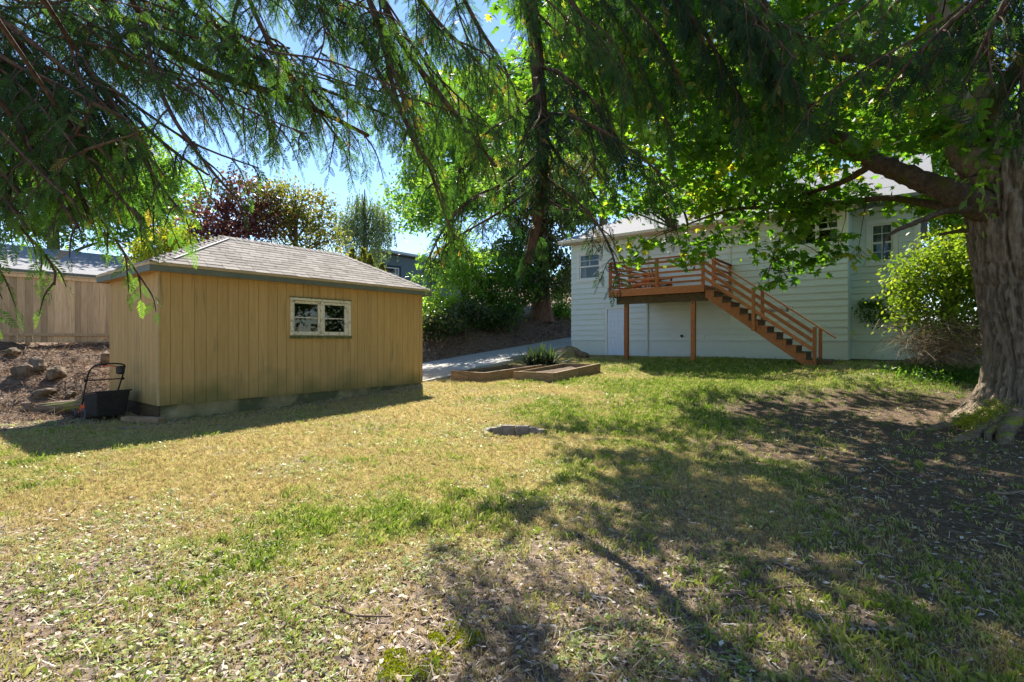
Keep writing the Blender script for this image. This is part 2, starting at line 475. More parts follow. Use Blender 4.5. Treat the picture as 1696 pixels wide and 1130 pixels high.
def tube_arrays(pts, rr, n=8, rough=0.0, seed=0):
    p = np.asarray([np.asarray(q, float) for q in pts])
    rr = np.asarray(rr, float)
    if len(rr) != len(p):
        rr = np.interp(np.linspace(0, 1, len(p)), np.linspace(0, 1, len(rr)), rr)
    d = np.gradient(p, axis=0)
    d /= np.linalg.norm(d, axis=1)[:, None] + 1e-9
    ref = np.array([0, 0, 1.0]) if abs(d[0][2]) < 0.8 else np.array([1.0, 0, 0])
    vs = []
    for i in range(len(p)):
        s = np.cross(d[i], ref)
        s /= np.linalg.norm(s) + 1e-9
        t = np.cross(s, d[i])
        ref = np.cross(d[i], s) * -1
        ref = t
        a = np.arange(n) * 2 * np.pi / n
        r = np.full(n, rr[i])
        if rough > 0:
            g = np.random.default_rng(seed * 977 + i)
            r = r * (1 + rough * (g.random(n) - 0.5))
        vs.append(p[i] + r[:, None] * (np.cos(a)[:, None] * s + np.sin(a)[:, None] * t))
    v = np.vstack(vs)
    f = []
    for i in range(len(p) - 1):
        for j in range(n):
            f.append((i * n + j, i * n + (j + 1) % n, (i + 1) * n + (j + 1) % n, (i + 1) * n + j))
    return v, np.array(f, int)


def np_mesh(name, v, f, tint=None):
    """v (n,3), f (m,k): fast mesh from arrays"""
    me = bpy.data.meshes.new(name)
    v = np.ascontiguousarray(v, np.float32)
    f = np.ascontiguousarray(f, np.int32)
    m, k = f.shape
    me.vertices.add(len(v))
    me.vertices.foreach_set('co', v.ravel())
    me.loops.add(m * k)
    me.loops.foreach_set('vertex_index', f.ravel())
    me.polygons.add(m)
    me.polygons.foreach_set('loop_start', np.arange(0, m * k, k, dtype=np.int32))
    me.update(calc_edges=True)
    if tint is not None:
        a = me.attributes.new('tint', 'FLOAT', 'FACE')
        a.data.foreach_set('value', np.ascontiguousarray(tint, np.float32))
    return me


class Leaves:
    """collects many copies of small templates into one mesh of triangles or quads"""

    def __init__(self):
        self.V = []
        self.Fc = []
        self.T = []
        self.n = 0

    def add(self, tv, tf, Mx, Tr, tint):
        """template verts (a,3), faces (b,4); Mx (N,3,3) columns = axes; Tr (N,3); tint (N,)"""
        N = len(Tr)
        if N == 0:
            return
        v = np.einsum('nij,aj->nai', Mx, tv) + Tr[:, None, :]
        a = len(tv)
        f = tf[None, :, :] + (np.arange(N) * a)[:, None, None] + self.n
        self.V.append(v.reshape(-1, 3))
        self.Fc.append(f.reshape(-1, tf.shape[1]))
        self.T.append(np.repeat(tint, len(tf)))
        self.n += N * a

    def build(self, name, mat, parent=None, stuff=True):
        me = np_mesh(name, np.vstack(self.V), np.vstack(self.Fc), np.concatenate(self.T))
        o = link(name, me, mat, parent)
        if stuff:
            o['kind'] = 'stuff'
        return o


def axes(d, nrm):
    """frames with x along d and z near nrm -> (N,3,3) with columns x,y,z"""
    d = d / (np.linalg.norm(d, axis=1)[:, None] + 1e-9)
    y = np.cross(nrm, d)
    y /= np.linalg.norm(y, axis=1)[:, None] + 1e-9
    z = np.cross(d, y)
    return np.stack([d, y, z], axis=2)


def rnd_unit(n):
    a = R.normal(size=(n, 3))
    return a / np.linalg.norm(a, axis=1)[:, None]


# templates -------------------------------------------------------------
def t_kite():
    v = np.array([(0, 0, 0), (0.45, -0.27, 0.03), (1, 0, -0.06), (0.45, 0.27, 0.03)])
    return v, np.array([(0, 1, 2, 3)])


def t_leaf6():
    """a folded oval leaf, two quads"""
    v = np.array([(0, 0, 0), (0.35, -0.2, 0.05), (0.75, -0.14, 0.0), (1, 0, -0.1), (0.75, 0.14, 0.0), (0.35, 0.2, 0.05)])
    return v, np.array([(0, 1, 2, 3), (0, 3, 4, 5)])


def t_maple():
    o = [(0.0, 0.0), (0.10, -0.30), (0.34, -0.52), (0.36, -0.24), (0.72, -0.42), (0.62, -0.14), (1.0, 0.0), (0.62, 0.14), (0.72, 0.42), (0.36, 0.24),
         (0.34, 0.52), (0.10, 0.30)]
    v = [(x, y, -0.25 * y * y - 0.10 * x * x) for x, y in o]
    v.append((0.36, 0.0, 0.03))
    c = 12
    f = [(c, 0, 1, 2), (c, 2, 3, 4), (c, 4, 5, 6), (c, 6, 7, 8), (c, 8, 9, 10), (c, 10, 11, 0)]
    return np.array(v), np.array(f)


def t_frond(pairs=10, seed=0, wd=0.052, ln=0.34):
    g = np.random.default_rng(seed)
    v = [(0, -0.012, 0), (1, 0, -0.08), (0.98, 0.004, -0.08), (0, 0.012, 0)]
    f = [(0, 1, 2, 3)]
    for k in range(pairs):
        for s in (-1, 1):
            t = 0.06 + 0.9 * (k + (0.5 if s > 0 else 0.0)) / pairs
            L = ln * (1.05 - t) ** 0.75 * min(1, 0.45 + 3 * t) * g.uniform(0.8, 1.15)
            a = rad(g.uniform(38, 52))
            dx, dy = math.cos(a), s * math.sin(a)
            nx, ny = -dy, dx
            zz = -0.08 * t
            o = len(v)
            dz = g.uniform(-0.25, 0.05) * L
            v += [(t, 0, zz), (t + dx * L * 0.5 - nx * wd / 2, dy * L * 0.5 - ny * wd / 2, zz + dz * 0.4), (t + dx * L, dy * L, zz + dz),
                  (t + dx * L * 0.5 + nx * wd / 2, dy * L * 0.5 + ny * wd / 2, zz + dz * 0.4)]
            f.append((o, o + 1, o + 2, o + 3))
    return np.array(v), np.array(f)


# object naming -----------------------------------------------------------
def tag(o, label, cat, group=None):
    o['label'] = label
    o['category'] = cat
    if group:
        o['group'] = group
    return o


def thing(name, label, cat, loc=(0, 0, 0), rz=0.0, group=None):
    o = bpy.data.objects.new(name, None)
    o.empty_display_size = 0.2
    C.objects.link(o)
    o.location = tuple(float(c) for c in loc)
    o.rotation_euler = (0, 0, rz)
    return tag(o, label, cat, group)


def struct(o):
    o['kind'] = 'structure'
    return o


def split_rect(x0, x1, z0, z1, holes):
    """rectangles that cover x0..x1 by z0..z1 outside the holes"""
    out = [(x0, x1, z0, z1)]
    for hx0, hx1, hz0, hz1 in holes:
        nxt = []
        for a0, a1, b0, b1 in out:
            if hx1 <= a0 or hx0 >= a1 or hz1 <= b0 or hz0 >= b1:
                nxt.append((a0, a1, b0, b1))
                continue
            if hx0 > a0:
                nxt.append((a0, hx0, b0, b1))
            if hx1 < a1:
                nxt.append((hx1, a1, b0, b1))
            m0, m1 = max(a0, hx0), min(a1, hx1)
            if hz0 > b0:
                nxt.append((m0, m1, b0, hz0))
            if hz1 < b1:
                nxt.append((m0, m1, hz1, b1))
        out = nxt
    return [q for q in out if q[1] - q[0] > 0.004 and q[3] - q[2] > 0.004]

# ================================================================== GROUND
def zone(x, y):
    """what grows where: grass cover, bare dark soil, leaf litter, greenness (all 0..1)"""
    x = np.asarray(x, float)
    y = np.asarray(y, float)
    u = UX * x + UY * y
    v = VX * x + VY * y
    n1 = fbm(x, y, 1.3, 5)
    n2 = fbm(x, y, 0.5, 15, 3)
    n3 = fbm(x, y, 2.6, 25, 3)
    bare = 0.97 * sstep(-1.1, 1.2, x - (2.2 + 0.27 * (y - 2.9)) + (n1 - 0.5) * 3.0) * sstep(13.5, 10.5, y + (n3 - 0.5) * 3) * sstep(1.4, 2.9, y - 0.55 * (x - 2.4) + 1.0 * (n1 - 0.5))
    bedstrip = sstep(18.1, 18.7, v + (n1 - 0.5) * 0.8) * sstep(-5.5, -4.2, u)
    bare = np.maximum(bare, bedstrip)
    bank = sstep(-12.3, -13.2, u + (n1 - 0.5) * 1.6)
    bank = np.maximum(bank, sstep(-10.9, -12.0, u + (n1 - 0.5) * 1.2) * sstep(4.2, 3.2, v) * sstep(-2.5, 1.5, v + (n3 - 0.5) * 3))
    fore = sstep(5.6, 2.6, y + (n3 - 0.5) * 5.0 + 0.2 * np.abs(x + 0.6)) * 0.95
    foot = sstep(0.7, 0.15, np.abs(u + 10.6)) * sstep(2.6, 3.6, v) * sstep(10, 9, v) * 0.7
    litter = np.clip(np.maximum(np.maximum(bank, fore * sstep(3.0, 0.5, x - 0.2)), foot) + 0.45 * sstep(0.58, 0.74, n2), 0, 1)
    bare = np.maximum(bare, 0.45 * bank)
    grass = np.clip((1 - bare) * (1 - 0.8 * litter), 0, 1)
    shade = sstep(-3.4, 3.2, x - 0.10 * y - 0.2 + (n1 - 0.5) * 6) * sstep(19, 15, y)
    green = np.clip(-0.02 + 0.72 * shade + 1.5 * (n3 - 0.42) + 1.0 * (n2 - 0.5), 0, 1)
    return grass, bare, litter, green


gx = np.concatenate([np.linspace(-90, -20, 26)[:-1], np.arange(-20, 15, 0.17), np.linspace(15, 80, 26)])
gy = np.concatenate([np.linspace(-14, 1.4, 10)[:-1], np.arange(1.4, 20, 0.17), np.arange(20, 34, 0.4), np.linspace(34, 150, 24)])
GX, GY = np.meshgrid(gx, gy)
GZ = H(GX, GY)
# the fire ring is sunk into the lawn
RING = at(851, 706, 8.15)
rr_ = np.hypot(GX - RING[0], GY - RING[1])
GZ = GZ - 0.20 * sstep(0.52, 0.36, rr_)
nxg, nyg = len(gx), len(gy)
gv = np.stack([GX.ravel(), GY.ravel(), GZ.ravel()], 1)
ii = np.arange(nyg - 1)[:, None] * nxg + np.arange(nxg - 1)[None, :]
gf = np.stack([ii, ii + 1, ii + nxg + 1, ii + nxg], -1).reshape(-1, 4)
gme = np_mesh('ground', gv, gf)
za = zone(GX.ravel(), GY.ravel())
for nm, arr in zip(('grassy', 'bare', 'litter', 'green'), za):
    a_ = gme.attributes.new(nm, 'FLOAT', 'POINT')
    a_.data.foreach_set('value', np.ascontiguousarray(arr, np.float32))
gme.polygons.foreach_set('use_smooth', [True] * len(gme.polygons))

m, t, n, l, b = nodes_of('lawn_and_soil')
tc = n.new('ShaderNodeTexCoord')


def _nz(scale, detail=6):
    q = n.new('ShaderNodeTexNoise')
    q.inputs['Scale'].default_value = scale
    q.inputs['Detail'].default_value = detail
    q.inputs['Roughness'].default_value = 0.7
    l.new(tc.outputs['Object'], q.inputs['Vector'])
    return q


def _attr(nm):
    q = n.new('ShaderNodeAttribute')
    q.attribute_name = nm
    return q.outputs['Fac']


def _mix(f, a_, b_):
    q = n.new('ShaderNodeMixRGB')
    l.new(f, q.inputs['Fac'])
    l.new(a_, q.inputs['Color1'])
    l.new(b_, q.inputs['Color2'])
    return q.outputs[0]


fine = _nz(28, 8)
mid = _nz(6, 6)
straw = ramp(n, [(0.25, (0.14, 0.10, 0.04)), (0.5, (0.35, 0.265, 0.10)), (0.75, (0.52, 0.42, 0.18))])
l.new(fine.outputs['Fac'], straw.inputs[0])
gr = ramp(n, [(0.25, (0.045, 0.06, 0.015)), (0.55, (0.14, 0.16, 0.04)), (0.8, (0.25, 0.25, 0.08))])
l.new(fine.outputs['Fac'], gr.inputs[0])
lit = ramp(n, [(0.22, (0.06, 0.042, 0.032)), (0.42, (0.18, 0.13, 0.095)), (0.6, (0.31, 0.24, 0.185)), (0.8, (0.50, 0.42, 0.34))])
l.new(fine.outputs['Fac'], lit.inputs[0])
soil = ramp(n, [(0.25, (0.04, 0.027, 0.018)), (0.48, (0.115, 0.078, 0.052)), (0.75, (0.27, 0.195, 0.135))])
l.new(fine.outputs['Fac'], soil.inputs[0])
col = _mix(_attr('green'), straw.outputs[0], gr.outputs[0])
col = _mix(_attr('litter'), col, lit.outputs[0])
col = _mix(_attr('bare'), col, soil.outputs[0])
l.new(col, b.inputs['Base Color'])
b.inputs['Roughness'].default_value = 1.0
b.inputs['Specular IOR Level'].default_value = 0.1
bp = n.new('ShaderNodeBump')
bp.inputs['Strength'].default_value = 0.8
bp.inputs['Distance'].default_value = 0.03
l.new(fine.outputs['Fac'], bp.inputs['Height'])
l.new(bp.outputs[0], b.inputs['Normal'])
ground = struct(link('ground', gme, m))

# ================================================================== DRIVEWAY (slabs with open joints)
drv = bpy.data.objects.new('driveway', None)
C.objects.link(drv)
struct(drv)
us = [-14.55, -13.15, -11.95]
vs_ = [9.95, 12.3, 14.8, 17.6, 20.6, 24.0, 28, 33]
for i in range(2):
    for j in range(7):
        u0, u1 = us[i] + 0.012, us[i + 1] - 0.012
        if i == 1 and j == 0:
            u1 = -10.95
        if i == 1 and j == 1:
            u1 = -11.45
        v0, v1 = vs_[j] + 0.012, vs_[j + 1] - 0.012
        dzz = random.uniform(-0.006, 0.012)
        q = []
        for zz in (-0.12, 0.0):
            for (uu, vv) in ((u0, v0), (u1, v0), (u1, v1), (u0, v1)):
                q.append(uvz(uu, vv, float(drive_z(vv)) + zz + dzz + (0.0 if zz else 0.0)))
        MB().hexa(q).build('slab', 'slab', drv)
# concrete walk in front of the basement door
wk = MB()
for a0, a1 in ((-12.2, -10.6), (-10.58, -9.2)):
    q = []
    for zz in (-0.1, 0.0):
        for (uu, vv) in ((a0, 18.75), (a1, 18.75), (a1, 19.66), (a0, 19.66)):
            q.append(uvz(uu, vv, 0.80 + zz))
    wk.hexa(q)
struct(wk.build('path', 'slab'))

# ================================================================== SHED
SC = np.array((-6.47, 9.35, 0.0))
shed = thing('shed', 'tan shed with vertical board siding and grey shingled hip roof left of the lawn', 'shed', SC, TH)
WL, WW = 6.43, 2.89
Z0, Z1 = 0.31, 2.76
win = (2.53, 4.07, 1.55, 2.44)     # along the wall, heights
# foundation
fb = MB()
fb.box(-0.16, -0.03, 0.03, WL - 0.03, -0.35, Z0 - 0.003)
fb.box(-WW + 0.03, -0.163, 0.03, 0.16, -0.35, Z0 - 0.003)
fb.box(-WW + 0.03, -0.163, WL - 0.16, WL - 0.03, -0.35, Z0 - 0.003)
fb.box(-WW + 0.03, -WW + 0.16, 0.163, WL - 0.163, -0.35, Z0 - 0.003)
fb.build('foundation', 'concrete', shed, bevel=0.01)
# inner walls with the window opening
wb = MB()
for a0, a1, b0, b1 in split_rect(0.0, WL, Z0, Z1, [(win[0] + 0.05, win[1] - 0.05, win[2] + 0.05, win[3] - 0.05)]):
    wb.box(-0.10, -0.016, a0, a1, b0, b1)
wb.box(-WW + 0.016, -0.103, 0.016, 0.10, Z0, Z1)
wb.box(-WW, -0.103, WL - 0.10, WL, Z0, Z1)
wb.box(-WW, -WW + 0.10, 0.103, WL - 0.103, Z0, Z1)
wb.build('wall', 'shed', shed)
MB().box(-WW + 0.11, -0.11, 0.11, WL - 0.11, Z0 - 0.05, Z0).build('floor', 'concrete', shed)
# siding boards, front
k = 0
y = 0.0
rs = random.Random(3)
while y < WL - 0.05:
    y1 = min(y + 0.2035, WL)
    for a0, a1, b0, b1 in split_rect(y + 0.005, y1 - 0.005, Z0 - 0.02, Z1, [win]):
        th = rs.uniform(-0.0015, 0.0015)
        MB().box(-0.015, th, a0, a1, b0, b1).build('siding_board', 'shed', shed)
    y = y1
MB().box(-0.0155, -0.010, 0.002, WL, Z0 - 0.018, win[2]).build('groove_backing', 'shed', shed)
MB().box(-0.0155, -0.010, 0.002, win[0], win[2], Z1).build('groove_backing', 'shed', shed)
MB().box(-0.0155, -0.010, win[1], WL, win[2], Z1).build('groove_backing', 'shed', shed)
# siding boards, left end
x = -WW
while x < -0.05:
    x1 = min(x + 0.2035, -0.02)
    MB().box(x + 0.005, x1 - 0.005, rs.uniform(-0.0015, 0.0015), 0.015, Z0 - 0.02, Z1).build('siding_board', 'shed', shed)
    x = x1
# corner trim
MB().box(-0.02, 0.006, -0.006, 0.03, Z0 - 0.02, Z1).build('corner_trim', 'drip', shed)
# skirt board under the left end
MB().box(-WW + 0.05, -0.03, 0.028, 0.05, 0.0, Z0 - 0.004).build('skirt_board', 'treated', shed)
# window
wo = bpy.data.objects.new('window', None)
C.objects.link(wo)
wo.parent = shed
y0, y1, z0, z1 = win
fr = MB()
fr.box(-0.09, 0.03, y0, y0 + 0.055, z0 + 0.05, z1)
fr.box(-0.09, 0.03, y1 - 0.055, y1, z0 + 0.05, z1)
fr.box(-0.09, 0.032, y0 + 0.055, y1 - 0.055, z1 - 0.055, z1 + 0.004)
fr.box(-0.09, 0.024, (y0 + y1) / 2 - 0.03, (y0 + y1) / 2 + 0.03, z0 + 0.05, z1 - 0.055)
fr.build('frame', 'white_old', wo, bevel=0.004)
MB().hexa([(-0.09, y0 - 0.015, z0 - 0.012), (0.055, y0 - 0.015, z0 - 0.022), (0.055, y1 + 0.015, z0 - 0.022), (-0.09, y1 + 0.015, z0 - 0.012),
           (-0.09, y0 - 0.015, z0 + 0.05), (0.055, y0 - 0.015, z0 + 0.03), (0.055, y1 + 0.015, z0 + 0.03), (-0.09, y1 + 0.015, z0 + 0.05)]).build(
    'sill', 'moss_wood', wo, bevel=0.004)
ym = (y0 + y1) / 2
for s0, s1, dx in ((y0 + 0.058, ym - 0.033, -0.012), (ym + 0.033, y1 - 0.10, -0.002)):
    sb = MB()
    zb, zt = z0 + 0.054, z1 - 0.06
    sb.box(-0.05 + dx, 0.0 + dx, s0, s0 + 0.05, zb, zt)
    sb.box(-0.05 + dx, 0.0 + dx, s1 - 0.05, s1, zb, zt)
    sb.box(-0.05 + dx, 0.001 + dx, s0 + 0.05, s1 - 0.05, zb, zb + 0.085)
    sb.box(-0.05 + dx, 0.001 + dx, s0 + 0.05, s1 - 0.05, zt - 0.06, zt)
    zm = (zb + 0.085 + zt - 0.06) / 2
    sb.box(-0.04 + dx, -0.006 + dx, s0 + 0.05, s1 - 0.05, zm - 0.012, zm + 0.012)
    sb.build('sash', 'white_old', wo, bevel=0.003)
    for q0, q1 in ((zb + 0.086, zm - 0.013), (zm + 0.013, zt - 0.061)):
        MB().box(-0.030 + dx, -0.026 + dx, s0 + 0.051, s1 - 0.051, q0, q1).build('pane', 'glass', wo)
MB().box(-0.06, 0.0, y1 - 0.099, y1 - 0.056, z0 + 0.054, z1 - 0.06).build('filler_strip', 'white_old', wo)
# head flashing above the window
MB().box(-0.01, 0.045, y0 - 0.02, y1 + 0.02, z1 + 0.005, z1 + 0.02).build('drip_cap', 'moss_wood', wo)

# roof: eave outline and ridge in shed coordinates
OV = 0.16
EZ, RZ = 2.90, 3.835
e00 = np.array((OV, -OV, EZ))
e01 = np.array((OV, WL + OV, EZ))
e10 = np.array((-WW - OV, -OV, EZ))
e11 = np.array((-WW - OV, WL + OV, EZ))
r0 = np.array((-WW / 2, 1.70, RZ))
r1 = np.array((-WW / 2, WL - 1.70, RZ))
rb = MB()
rb.poly([e00, e01, r1, r0])
rb.poly([e10, e00, r0])
rb.poly([e01, e11, r1])
rb.poly([e11, e10, r0, r1])
rb.poly([e00, e10, e11, e01])
roof = rb.build('roof', 'shingle', shed)
# fascia and edge strip
for p, q, nx, ny in ((e00, e01, 1, 0), (e10, e00, 0, -1), (e01, e11, 0, 1), (e11, e10, -1, 0)):
    off = np.array((nx, ny, 0.0))
    ext = (q - p) / np.linalg.norm(q - p)
    for nm, mt, z0_, z1_, th in (('fascia', 'fascia', EZ - 0.165, EZ - 0.055, 0.022), ('edge_strip', 'drip', EZ - 0.052, EZ - 0.004, 0.030)):
        ee = ext * (th if ny else 0.0)
        bb = MB()
        i0, i1 = p + off * 0.001, q + off * 0.001
        o0, o1 = p + off * th, q + off * th
        pts = [i0 - ee, o0 - ee, o1 + ee, i1 + ee]
        bb.hexa([(*a_[:2], z0_) for a_ in pts] + [(*a_[:2], z1_) for a_ in pts])
        bb.build(nm, mt, shed)
# soffit boards
MB().box(-WW - OV, OV, -OV, -0.006, EZ - 0.15, EZ - 0.13).build('soffit', 'shed', shed)
MB().box(0.004, OV, -0.003, WL + OV, EZ - 0.15, EZ - 0.13).build('soffit', 'shed', shed)


# shingle tabs
def tab_mesh(wd, ln=0.215, th=0.007):
    mb_ = MB()
    mb_.hexa([(0.004, 0, 0.004), (wd - 0.004, 0, 0.004), (wd - 0.004, ln, -0.004), (0.004, ln, -0.004),
              (0.004, 0, 0.004 + th), (wd - 0.004, 0, 0.004 + th), (wd - 0.004, ln, 0.001), (0.004, ln, 0.001)])
    me = bpy.data.meshes.new('shingle')
    me.from_pydata(mb_.v, [], mb_.f)
    me.materials.append(M['shingle'])
    return me


TABW = 0.305
full_tab = tab_mesh(TABW)


def shingle_face(a, b_, c, d, expo=0.14, seed=1):
    """eave a->b, ridge d->c (d above a)"""
    g = random.Random(seed)
    ex = (b_ - a) / np.linalg.norm(b_ - a)
    mid = (c + d) / 2 - (a + b_) / 2
    up = mid - ex * np.dot(mid, ex)
    SL = np.linalg.norm(up)
    up = up / SL
    nr = np.cross(ex, up)
    W = np.linalg.norm(b_ - a)
    dl = np.dot(d - a, ex)
    dr = np.dot(c - a, ex)
    rows = int(SL / expo)
    for r in range(rows):
        s = r * expo
        tt = min(1, (s + 0.08) / SL)
        lo, hi = dl * tt, W + (dr - W) * tt
        x = lo - (TABW / 2 if r % 2 else 0.05) - g.uniform(0, 0.04)
        while x < hi - 0.02:
            x0, x1 = max(x, lo), min(x + TABW, hi)
            if x1 - x0 > 0.04:
                me = full_tab if x1 - x0 > TABW - 0.001 else tab_mesh(x1 - x0)
                o = bpy.data.objects.new('shingle', me)
                C.objects.link(o)
                o.parent = shed
                org = a + ex * x0 + up * (s - 0.012 + g.uniform(-0.006, 0.006)) + nr * (0.004 + g.uniform(0, 0.003))
                mt = Matrix(((ex[0], up[0], nr[0], org[0]), (ex[1], up[1], nr[1], org[1]), (ex[2], up[2], nr[2], org[2]), (0, 0, 0, 1)))
                o.matrix_local = mt
            x += TABW


shingle_face(e00, e01, r1, r0, 0.142, 1)
shingle_face(e10, e00, r0, r0, 0.142, 2)


def caps(p, q, nl, nr_, step=0.14, seed=4):
    """folded cap shingles along a hip or the ridge; nl, nr_ = directions down each side"""
    g = random.Random(seed)
    L = np.linalg.norm(q - p)
    d = (q - p) / L
    nl = nl / np.linalg.norm(nl)
    nr_ = nr_ / np.linalg.norm(nr_)
    k = 0
    s = 0.02
    up = np.cross(nl, d)
    if up[2] < 0:
        up = -up
    while s < L - 0.08:
        e = min(s + 0.2, L)
        a = p + d * s
        b_ = p + d * e
        h0, h1 = 0.026 + g.uniform(0, 0.004), 0.014
        wv = 0.15
        z = np.array((0, 0, 1.0))
        pts_b = [a + nl * wv + z * (h0 - 0.008), a + z * (h0 - 0.008), b_ + z * (h1 - 0.008), b_ + nl * wv + z * (h1 - 0.008)]
        pts_t = [x_ + z * 0.009 for x_ in pts_b]
        mb_ = MB().hexa(pts_b + pts_t)
        pts_b = [a + z * (h0 - 0.008), a + nr_ * wv + z * (h0 - 0.008), b_ + nr_ * wv + z * (h1 - 0.008), b_ + z * (h1 - 0.008)]
        pts_t = [x_ + z * 0.009 for x_ in pts_b]
        mb_.hexa(pts_b + pts_t)
        mb_.build('cap_shingle', 'shingle', shed)
        s += step
        k += 1


def down(face_n, d):
    """direction in a roof face at right angles to the hip, pointing downhill"""
    q = np.cross(face_n, d)
    return q if q[2] < 0 else -q


nf = np.cross(e01 - e00, r0 - e00)
nl_ = np.cross(e00 - e10, r0 - e10)
nrr = np.cross(e11 - e01, r1 - e01)
nb = np.cross(e10 - e11, r1 - e11)
caps(e00, r0, down(nl_, r0 - e00), down(nf, r0 - e00))
caps(e01, r1, down(nf, r1 - e01), down(nrr, r1 - e01))
caps(r0, r1, down(nf, r1 - r0), down(nb, r1 - r0))
# pale strip painting the sunlit edge of the near hip caps
hd = (r0 - e00) / np.linalg.norm(r0 - e00)
sd = down(nf, r0 - e00)
sd = sd / np.linalg.norm(sd)
zz = np.array((0, 0, 1.0))
a0 = e00 + hd * 0.45 + sd * 0.17 + zz * 0.03
a1 = r0 - hd * 0.03 + sd * 0.17 + zz * 0.03
MB().beam(a0, a1, 0.05, 0.016).build('lit_cap_edge', 'lit_edge', shed)

# planks lying by the shed's near corner
pl = MB().box(-0.42, 0.42, -0.07, 0.07, 0.0, 0.09).build('plank', 'bed', None, bevel=0.006)
p_ = at(240, 684, 9.3)
pl.location = (p_[0], p_[1] - 0.05, Hs(p_[0], p_[1] - 0.05) + 0.01)
pl.rotation_euler = (0.05, 0.0, TH * 0.35)
tag(pl, 'short grey plank on the ground against the corner of the tan shed', 'plank')
pl2 = MB().box(-0.30, 0.30, -0.035, 0.035, 0.0, 0.035).build('plank', 'twig', None, bevel=0.004)
p_ = at(225, 708, 8.6)
pl2.location = (p_[0], p_[1], Hs(p_[0], p_[1]) + 0.005)
pl2.rotation_euler = (0, 0.03, 0.1)
tag(pl2, 'thin weathered stick of wood on the shaded grass in front of the shed corner', 'plank')

# ================================================================== FENCE
fence = thing('fence', 'tall wooden board fence at the top of the dirt bank left of the shed', 'fence', uvz(-17.96, -1.0, 1.40), TH)
g = random.Random(5)
y = -1.2
while y < 11.0:
    wd = g.uniform(0.132, 0.145)
    tz = g.uniform(-0.01, 0.01)
    rise = 0.0
    MB().hexa([(-0.010 + tz, y, 0.03 + g.uniform(-0.02, 0.02)), (0.010 + tz, y, 0.03), (0.010 + tz, y + wd, 0.03), (-0.010 + tz, y + wd, 0.03),
               (-0.010, y + g.uniform(-.003, .003), 1.78), (0.010, y, 1.78), (0.010, y + wd, 1.78), (-0.010, y + wd, 1.78)]).build('fence_board', 'fence', fence)
    y += wd + abs(g.gauss(0.004, 0.005))
MB().box(0.013, 0.05, -1.2, 11, 0.20, 0.275).build('rail', 'fence', fence, bevel=0.003)
MB().box(0.013, 0.05, -1.2, 11, 1.70, 1.785).build('rail', 'fence', fence, bevel=0.003)
MB().box(-0.07, 0.07, -1.2, 11, 1.787, 1.825).build('cap_rail', 'fence', fence, bevel=0.003)
for yy in (-1.1, 1.3, 3.7, 6.1, 8.5, 10.9):
    MB().box(-0.10, -0.013, yy, yy + 0.09, -0.5, 1.78).build('post', 'fence', fence)

# ================================================================== NEIGHBOUR HOUSE BEHIND THE FENCE
nh = thing('neighbour_house', 'grey shingled roof with gutter showing above the board fence', 'house', uvz(-24.0, -6, 0.9), TH)
MB().box(-8.4, -0.6, 0.4, 17.6, 0.0, 2.85).build('wall', 'bluehouse', nh)
MB().hexa([(0.0, 0, 2.90), (0.0, 18, 2.90), (-4.5, 18, 4.3), (-4.5, 0, 4.3), (0.0, 0, 3.02), (0.0, 18, 3.02), (-4.5, 18, 4.42), (-4.5, 0, 4.42)]).build(
    'roof', 'greyroof', nh)
MB().hexa([(-4.503, 0, 4.3), (-4.503, 18, 4.3), (-9, 18, 2.9), (-9, 0, 2.9), (-4.503, 0, 4.42), (-4.503, 18, 4.42), (-9, 18, 3.02), (-9, 0, 3.02)]).build(
    'roof', 'greyroof', nh)
MB().box(0.003, 0.13, 0, 18, 2.87, 3.0).build('gutter', 'fascia', nh, bevel=0.01)
for yy in np.arange(0.4, 18, 0.8):
    MB().box(0.05, 0.14, yy, yy + 0.03, 3.003, 3.02).build('gutter_hanger', 'metal', nh)

# ================================================================== BLUE GREY HOUSE IN THE DISTANCE
D2 = 36.0
pL = at(607, 424, D2)
pR = at(712, 428, D2 + 3)
bh = thing('distant_house', 'blue grey house with low gable and one wide window beyond the shed roof', 'house', (pL[0], pL[1], 2.0),
           math.atan2(pR[1] - pL[1], pR[0] - pL[0]))
WD = math.hypot(pR[0] - pL[0], pR[1] - pL[1]) + 3.5
zt = pL[2] - 2.0
pk = 0.5
dp = 9.0
zp = zt + 0.42
hole2 = (1.0, 2.45, zt - 1.5, zt - 0.65)
fw = MB()
for a0, a1, b0, b1 in split_rect(0.15, WD, -1.0, zt - 0.25, [hole2]):
    fw.box(a0, a1, 0, 0.2, b0, b1)
fw.hexa([(0.15, 0, zt - 0.25), (WD, 0, zt - 0.25), (WD, 0.2, zt - 0.25), (0.15, 0.2, zt - 0.25), (0.7, 0, zp - 0.08), (WD, 0, zt - 0.18),
         (WD, 0.2, zt - 0.18), (0.7, 0.2, zp - 0.08)])
fw.box(0.15, 0.35, 0.203, dp, -1, zt - 0.2)
fw.box(WD - 0.2, WD, 0.203, dp, -1, zt - 0.2)
fw.box(0.353, WD - 0.203, dp - 0.2, dp, -1, zt - 0.2)
fw.build('wall', 'bluehouse', bh)
rf = MB()
rf.hexa([(-0.25, -0.45, zt - 0.03), (0.75, -0.45, zp - 0.02), (0.75, dp + .4, zp - 0.02), (-0.25, dp + .4, zt - 0.03),
         (-0.25, -0.45, zt + 0.14), (0.75, -0.45, zp + 0.15), (0.75, dp + .4, zp + 0.15), (-0.25, dp + .4, zt + 0.14)])
